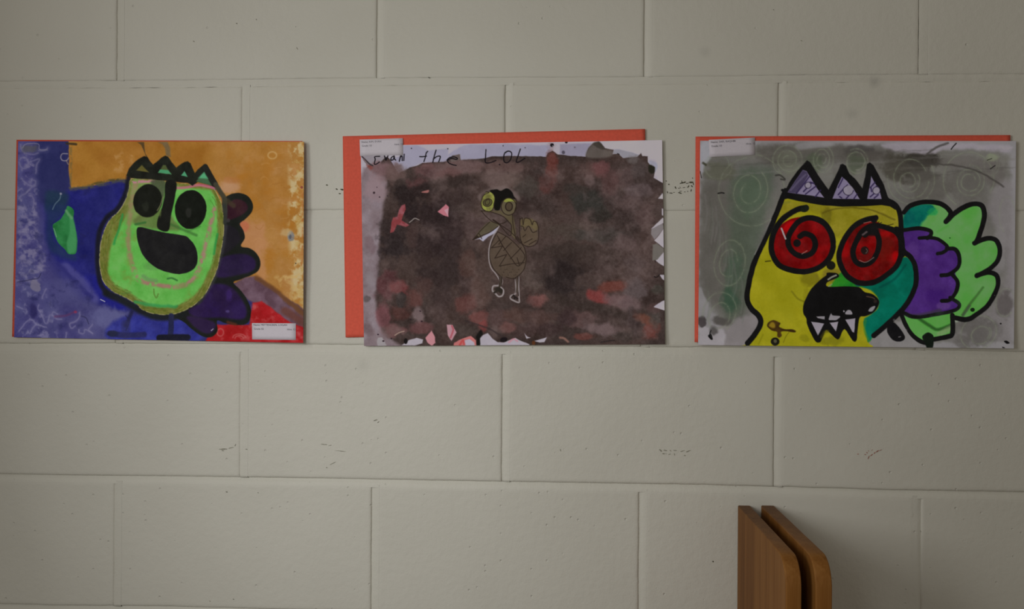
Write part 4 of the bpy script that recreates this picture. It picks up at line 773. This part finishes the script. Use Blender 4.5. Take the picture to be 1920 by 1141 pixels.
    A.fill(k((55,572),(150,430),(290,230),(350,260),(370,320),(200,590)), (58,50,72), a=.92, soft=3, sm=False, var=6); A.stroke(k((100,540),(230,400),(330,300)), 3, (92,84,106), a=.7, soft=3)
    for p in (((190,590),(390,330)), ((330,600),(490,480)), ((480,640),(560,540)), ((300,560),(420,430)), ((400,420),(460,440)), ((830,500),(900,360)), ((830,610),(970,460)), ((950,670),(1060,550)), ((1070,670),(1120,600)), ((850,640),(880,660)), ((1320,640),(1390,580)), ((1320,500),(1390,420)), ((1380,660),(1440,610)), ((1410,480),(1440,500)), ((1340,560),(1330,500))):
        A.stroke(k(*p), 2.6, (44,34,66), a=.9, soft=1.8, sm=False)
    for x, y, r in ((365,465,5), (980,545,8.5), (1412,545,6)):
        q0 = k((x, y))[0]; A.fill(A.ell(q0[0], q0[1], r+1.3, r+1.3), (44,36,56), soft=1.5); A.fill(A.ell(q0[0], q0[1], r, r), (134,126,138), soft=1.4)
    A.fill(k((960,480),(1010,470),(1060,530),(1000,600)), (128,120,132), soft=2)
    A.stroke(c((484,328),(500,340)), 5, Kk, soft=2)
    # mouth
    m = lambda *p: z(1500, 515, list(p))
    A.fill(m((410,-30),(400,10),(330,60),(180,200),(85,370),(45,490),(52,590),(95,665),(105,750),(165,890),(235,1015),(290,1032),(325,1000),(385,860),(420,850),(460,890),(555,975),(605,965),(680,830),(805,1005),(865,995),(885,800),(915,650),(1000,630),(1120,575),(1195,480),(1208,390),(1120,300),(985,262),(900,190),(700,175),(430,180),(420,110),(590,35),(570,-20),(500,-35)), (17,16,16), soft=1.8, warp=.5, var=3)
    for t in (((170,715),(370,745),(275,922)), ((455,732),(585,715),(548,862)), ((695,685),(845,662),(828,880),(800,870))):
        A.fill(m(*t), (142,134,142), soft=1.5, warp=.4, sm=False, var=4)
    A.fill(m((250,638),(380,632),(378,680),(270,662)), (132,126,130), soft=1.6, sm=False); A.fill(m((438,680),(475,590),(500,618),(612,632),(560,685),(500,690)), (132,126,130), soft=1.8); A.fill(m((692,600),(720,545),(770,545),(795,600)), (134,128,132), soft=1.8); A.fill(m((1045,545),(1080,500),(1150,478),(1110,550),(1060,560)), (132,128,130), soft=1.6); A.blob(*m((670,555))[0], 1.4, 1.4, (130,124,128), hard=3)
    A.stroke(m((430,70),(490,30),(550,5)), 3, (140,140,126), a=.85); A.stroke(m((440,175),(490,140)), 2, (110,130,110), a=.8); A.stroke(m((1020,330),(1100,345),(1140,365)), 2.2, (84,62,50), a=.7); A.blob(*m((1150,400))[0], 5, 5, (52,40,34), a=.7); A.stroke(m((330,950),(380,870),(430,860)), 5, (70,64,18), a=.6, soft=4)
    # blot and splashes
    A.fill(m((1345,760),(1420,720),(1480,760),(1560,860),(1605,950),(1570,1005),(1480,1020),(1400,980),(1335,870)), (18,17,18), soft=2); A.stroke(m((1440,690),(1540,760),(1620,850)), 4, (128,122,122), a=.5, soft=3); A.stroke(m((1510,950),(1540,940)), 1.6, (90,86,86))
    y_ = lambda *p: z(1300, 515, list(p))
    A.fill(y_((1125,770),(1150,720),(1230,690),(1300,720),(1330,740),(1310,790),(1400,830),(1500,830),(1565,860),(1540,880),(1420,860),(1340,870),(1350,930),(1310,960),(1285,930),(1280,870),(1200,850),(1150,810)), (64,44,14), soft=2.2, var=8, col2=(44,28,12)); A.fill(y_((1150,770),(1200,720),(1240,740),(1250,800),(1200,810)), (128,104,26), soft=4)
    A.fill(A.ell(*y_((1250,1018))[0], 8, 7.8), (24,22,16), soft=1.8); A.blob(*y_((1250,1010))[0], 2.6, 3, (78,74,52), hard=2); A.stroke(y_((1375,1035),(1410,950),(1460,880)), 1.6, (100,92,14), a=.7); A.stroke(z(1300,380,[(1100,895),(1180,885)]), 1.8, (50,46,14))
    e = lambda *p: z(1700, 515, list(p))
    A.fill(e((1490,1010),(1530,1005),(1575,1040),(1540,1055),(1510,1040)), (16,15,16), soft=1.5); A.fill(e((1460,1100),(1490,1105),(1505,1120),(1470,1118)), (22,20,20), soft=1.5); A.fill(A.ell(*e((1438,745))[0], 1.8, 1.5), (20,18,18), soft=1.2); A.blob(*e((1345,315))[0], 1.2, 1, (40,38,36), hard=3)
    return A
#PAINTER-END

# ------------------------------------------------------------------ paintings on the wall
def lift_fn(kind):
    if kind == 1: return lambda u, v: 0.0018+0.0105*np.clip((u-.55)/.45, 0, 1)**2*(0.55+.45*np.sin(np.pi*np.clip(v*.9+.05, 0, 1)))+0.0016*np.clip((.2-u)/.2, 0, 1)*v+0.0018*np.clip((v-.8)/.2, 0, 1)
    if kind == 2: return lambda u, v: 0.0020+0.0026*np.clip((u-.7)/.3, 0, 1)**2+0.0020*np.clip((v-.8)/.2, 0, 1)**2
    return lambda u, v: 0.0022+0.0022*np.clip((u-.7)/.3, 0, 1)**2+0.0034*np.clip((v-.75)/.25, 0, 1)**2
def sheet(name, corners, fn, off, nx, ny, mat, parent, thick=0.0004, pxfn=None):
    TL, TR, BR, BL = [np.array(c, float) for c in corners]
    u = np.linspace(0, 1, nx)[None, :]+np.zeros((ny, 1)); v = np.linspace(0, 1, ny)[:, None]+np.zeros((1, nx))
    G = ((TL*(1-u[..., None])+TR*u[..., None])*(1-v[..., None])+(BL*(1-u[..., None])+BR*u[..., None])*v[..., None])
    d = fn(u, v)+off if pxfn is None else pxfn(G[..., 0], G[..., 1])
    Pf = at(G[..., 0], G[..., 1], d)
    return solid_sheet(name, Pf, mat, parent, thick)
def solid_sheet(name, Pf, mat, parent, thick, colors=None):
    ny, nx, _ = Pf.shape
    o0 = Pf[ny//2, nx//2].copy(); V = (Pf-o0).reshape(-1, 3); Q = grid_quads(ny, nx)
    idx = np.arange(ny*nx).reshape(ny, nx)
    ring = np.concatenate([idx[0, :-1], idx[:-1, -1], idx[-1, :0:-1], idx[:0:-1, 0]])
    back = V[ring]+[0, thick, 0]; b0 = len(V); n = len(ring); bi = b0+np.arange(n)
    S = np.stack([ring, np.roll(ring, -1), np.roll(bi, -1), bi], 1)
    # coarse back face
    sy = np.unique(np.linspace(0, ny-1, 24).astype(int)); sx = np.unique(np.linspace(0, nx-1, 36).astype(int))
    Bk = (Pf[np.ix_(sy, sx)]-o0).reshape(-1, 3)+[0, thick, 0]; Bq = grid_quads(len(sy), len(sx))[:, ::-1]+b0+n
    me = mesh_np(name, np.concatenate([V, back, Bk]), np.concatenate([Q, S, Bq]))
    if colors is not None:
        at_ = me.color_attributes.new('paint', 'FLOAT_COLOR', 'POINT')
        C = np.ones((len(me.vertices), 4), np.float32); cf = colors.reshape(-1, 3)
        C[:len(cf), :3] = cf; C[len(cf):len(cf)+n, :3] = cf[ring]; C[len(cf)+n:, :3] = 0.7
        at_.data.foreach_set('color', C.ravel())
    o = link(name, me, mat, parent); o.location = o0
    if parent is not None: o.matrix_parent_inverse = Matrix.Translation(-Vector(parent.location))
    return o
def name_label(parent, corners, fn_depth, lines):
    TL, TR, BR, BL = [np.array(c, float) for c in corners]
    u, v = np.meshgrid(np.linspace(0, 1, 8), np.linspace(0, 1, 5))
    G = ((TL*(1-u[..., None])+TR*u[..., None])*(1-v[..., None])+(BL*(1-u[..., None])+BR*u[..., None])*v[..., None])
    Pf = at(G[..., 0], G[..., 1], fn_depth(G[..., 0], G[..., 1]))
    lab = solid_sheet('name_label', Pf, M_LABEL, parent, 0.00025)
    p0, p1, p3 = Vector(Pf[0, 0]), Vector(Pf[0, -1]), Vector(Pf[-1, 0])
    w = (p1-p0).length; h = (p3-p0).length; r = (p1-p0).normalized(); dn = (p3-p0).normalized(); up = (-dn-r*(-dn).dot(r)).normalized()
    base = Vector(Pf[2, 3])
    for body, fx, fy, size in lines:
        cu = bpy.data.curves.new('printed_text', 'FONT'); cu.body = body; cu.size = size*h; cu.resolution_u = 2; cu.offset = 0.0
        t = bpy.data.objects.new('printed_text', cu); COL.objects.link(t)
        dg = bpy.context.evaluated_depsgraph_get(); dg.update(); me = bpy.data.meshes.new_from_object(t.evaluated_get(dg)); bpy.data.objects.remove(t); bpy.data.curves.remove(cu)
        n = r.cross(up); o_ = p0+r*(fx*w)+dn*(fy*h)+n*0.00025
        # keep the print on the curved label: interpolate its depth
        for vv in me.vertices:
            q = o_+r*vv.co.x+up*vv.co.y; s = (q-p0).dot(r)/w; tt = (q-p0).dot(dn)/h
            s = min(max(s, 0), 1); tt = min(max(tt, 0), 1)
            a = Pf[:, :, 1]; yy = np.interp(s, np.linspace(0, 1, 8), (a[0]*(1-tt)+a[-1]*tt)); q.y = yy-0.00022
            vv.co = q-base
        me.materials.clear(); me.materials.append(M_INK)
        ob = bpy.data.objects.new('printed_text', me); COL.objects.link(ob); ob.parent = lab; ob.location = base-Vector(lab.location)
    return lab

def painting(label, fn_art, kind, backing, Eill, lab_corners, lines):
    A = fn_art()
    fn = lift_fn(kind)
    Ew = light_at(at(A.X, A.Y))*Eill
    Lin = np.clip(s2l(np.clip(A.C, 4, 250))/Ew, 0.004, 0.92)
    # cockled paper: tiny waves
    wav = (fbm(A.X, A.Y, 70, 2, 2)-.5)*0.0011
    depth = fn(A.u, A.v)+0.0011+wav
    Pf = at(A.X, A.Y, depth)
    root = bpy.data.objects.new('painting', None); COL.objects.link(root)
    mid = Pf[-1, A.nx//2]; root.location = (float(mid[0]), -0.001, float(mid[2])); root.empty_display_size = 0.05
    tag(root, label, 'painting', 'paintings pinned in a row on the wall')
    xm0, xm1 = A.X[0, 0], A.X[0, -1]; ym0, ym1 = A.Y.min(), A.Y.max()
    dfn0 = lambda x, y: fn(np.clip((x-xm0)/(xm1-xm0), 0, 1), np.clip((y-ym0)/(ym1-ym0), 0, 1))-0.0004+(fbm(x, y, 70, 2, 2)-.5)*0.0011
    # backing card follows the same curl, just behind
    sheet('backing_card', backing, None, 0.0, 70, 48, M_ORANGE, root, 0.0005, dfn0)
    solid_sheet('painted_paper', Pf, M_PAINT, root, 0.0003, Lin)
    dfn = lambda x, y: (fbm(x, y, 70, 2, 2)-.5)*0.0011+0.0004-0.0010+fn(np.clip((x-xm0)/(xm1-xm0), 0, 1), np.clip((y-ym0)/(ym1-ym0), 0, 1))+0.0011+0.0010
    name_label(root, lab_corners, dfn, lines)
    return root
painting('childs painting of a green laughing head with black crown on blue and orange', art_green_head, 1,
         [(31, 261.8), (567, 264.2), (562, 640), (22.6, 631)], 1.0,
         [(472.3, 605.3), (554.6, 605.8), (554.6, 637), (472.8, 636)],
         [('Name: METTENGREN, LOGAN', 0.035, 0.16, 0.16), ('Grade: 02', 0.045, 0.40, 0.155), ('Hrm: 12', 0.80, 0.42, 0.155)])
painting('childs brown painting of a standing bird, titled in black handwriting, on orange card', art_bird, 2,
         [(642.6, 255.2), (1209.5, 241.6), (1214, 618), (648, 632.3)], 1.0,
         [(674.2, 261.5), (755.3, 258.8), (755.8, 290.5), (675.2, 292.2)],
         [('Name: KIM, EVAN', 0.04, 0.21, 0.16), ('Grade: 03', 0.045, 0.44, 0.155), ('Hrm: 12', 0.80, 0.42, 0.155)])
painting('childs painting of a yellow monster with red spiral eyes and green wing', art_crowned, 3,
         [(1304.3, 255.8), (1894.6, 253), (1891, 640), (1302.4, 641)], 1.0,
         [(1329, 262), (1415.6, 257.5), (1415.4, 290.3), (1330.4, 294)],
         [('Name: SAFI, RAQHIB', 0.04, 0.20, 0.16), ('Grade: 03', 0.045, 0.43, 0.155), ('Hrm: 12', 0.80, 0.40, 0.155)])

# ------------------------------------------------------------------ scuffs and residue on the blocks, pinhole shade painted as dark specks
def scuff_pit(px, py, pts, mat):
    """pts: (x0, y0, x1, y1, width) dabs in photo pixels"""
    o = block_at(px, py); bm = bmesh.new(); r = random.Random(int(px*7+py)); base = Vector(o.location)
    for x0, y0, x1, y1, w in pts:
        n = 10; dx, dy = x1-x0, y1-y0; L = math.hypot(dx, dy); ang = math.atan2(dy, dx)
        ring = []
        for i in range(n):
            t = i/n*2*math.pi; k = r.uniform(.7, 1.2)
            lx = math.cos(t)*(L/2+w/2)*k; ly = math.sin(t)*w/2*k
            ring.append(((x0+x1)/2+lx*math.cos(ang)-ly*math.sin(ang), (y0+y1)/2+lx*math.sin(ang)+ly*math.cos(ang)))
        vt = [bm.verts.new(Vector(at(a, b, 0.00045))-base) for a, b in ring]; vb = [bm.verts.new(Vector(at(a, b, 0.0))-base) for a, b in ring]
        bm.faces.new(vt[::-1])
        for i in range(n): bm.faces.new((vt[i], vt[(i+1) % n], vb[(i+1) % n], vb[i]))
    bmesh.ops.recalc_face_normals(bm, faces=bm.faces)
    me = bpy.data.meshes.new('scuff_pit_mark'); bm.to_mesh(me); bm.free()
    s = link('scuff_pit_mark', me, mat, o); s.location = (0, 0, 0)
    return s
Zs = lambda x0, y0, s, L: [(x0+a/s, y0+b/s, x0+c_/s, y0+d/s, w/s) for a, b, c_, d, w in L]
scuff_pit(1290, 350, Zs(1240, 320, 14.26, [(500,340,580,310,28),(540,270,560,330,22),(590,320,640,300,34),(660,335,720,330,20),(740,310,850,305,42),(850,330,860,370,26),(370,430,390,470,30),(460,465,475,470,24),(490,430,520,460,14),(570,450,640,440,16),(700,440,740,400,32),(800,390,830,430,30),(830,190,840,200,22)]), M_SCUFF_PIT)
scuff_pit(1291, 362, Zs(1240, 320, 14.26, [(160,550,170,600,24),(210,590,300,600,22),(310,575,360,575,14),(450,580,540,600,30),(470,550,550,540,14),(610,565,640,565,18),(700,540,710,560,18),(790,540,800,500,28),(190,360,210,365,34),(125,270,140,275,24)]), M_SCUFF_PIT)
scuff_pit(1265, 847, Zs(1200, 810, 16, [(590,520,640,560,40),(720,540,790,545,45),(900,540,930,560,30),(1010,540,1080,545,28),(690,640,730,640,40),(860,665,910,650,26),(1030,640,1035,680,28),(1210,580,1320,545,30),(1390,590,1500,540,32),(1330,690,1350,695,38),(770,630,790,650,16)]), M_SCUFF_PIT_F)
scuff_pit(1640, 850, Zs(1580, 810, 16, [(720,600,740,620,30),(660,660,690,670,30),(760,790,800,710,26),(840,700,890,660,30),(940,640,970,600,30),(1010,590,1070,550,36),(450,655,470,655,30),(770,540,775,570,16),(860,550,900,520,14),(1100,550,1180,520,16)]), M_RED)
scuff_pit(430, 841, [(411,842,424,841,2.6),(416,844,419,845,1.6),(428,840,437,838,1.8),(440,836,442,832,1.6)], M_SCUFF_PIT_F)
scuff_pit(617, 834, [(603,832,613,833,2.0),(616,835,621,834,1.3),(628,844,648,846,1.2),(612,876,613,876,1.8),(618,871,630,865,1.1)], M_SCUFF_PIT_F)
scuff_pit(703, 788, [(702,788,707,786,2.8),(708,792,710,790,1.6)], M_SCUFF_PIT_F)
scuff_pit(460, 842, [(461,841.5,463,842,2)], M_SCUFF_PIT_F)
scuff_pit(620, 352, [(612,346.5,614,347,2.4),(630,354,632,354.5,2.4),(639.5,355,642.5,355.6,3.2),(636,362.5,638,362.8,2.2)], M_SCUFF_PIT)
scuff_pit(443, 44, [(443,43.5,444,44,2.4),(362.5,77,363.5,77.5,2.4),(556,89,558,92,2),(480,36,481,37,1.5),(803.5,145,804.5,145.5,2.2),(554,50,554.6,50,1.4)], M_SCUFF_PIT_F)
scuff_pit(805, 100, [(804.4,145.4,805.2,145.8,2.2)], M_SCUFF_PIT_F)
scuff_pit(425, 922, [(424.5,921.5,425.5,922,2.6),(483.5,923,484.2,923.4,1.6),(437,1122.5,438,1123,2),(393,1126,394,1126.5,1.6)], M_SCUFF_PIT_F)
scuff_pit(1337, 1052, [(1336.4,1052,1337.4,1052.4,2.6)], M_SCUFF_PIT)
scuff_pit(1051, 843, [(1050.5,842,1051.2,845,1.8)], M_SCUFF_PIT_F)
scuff_pit(1502, 76, [(1502,76,1503,76.4,1.8)], M_SCUFF_PIT_F)
scuff_pit(1450, 18, [(1450,18,1451,18.4,1.6)], M_SCUFF_PIT_F)
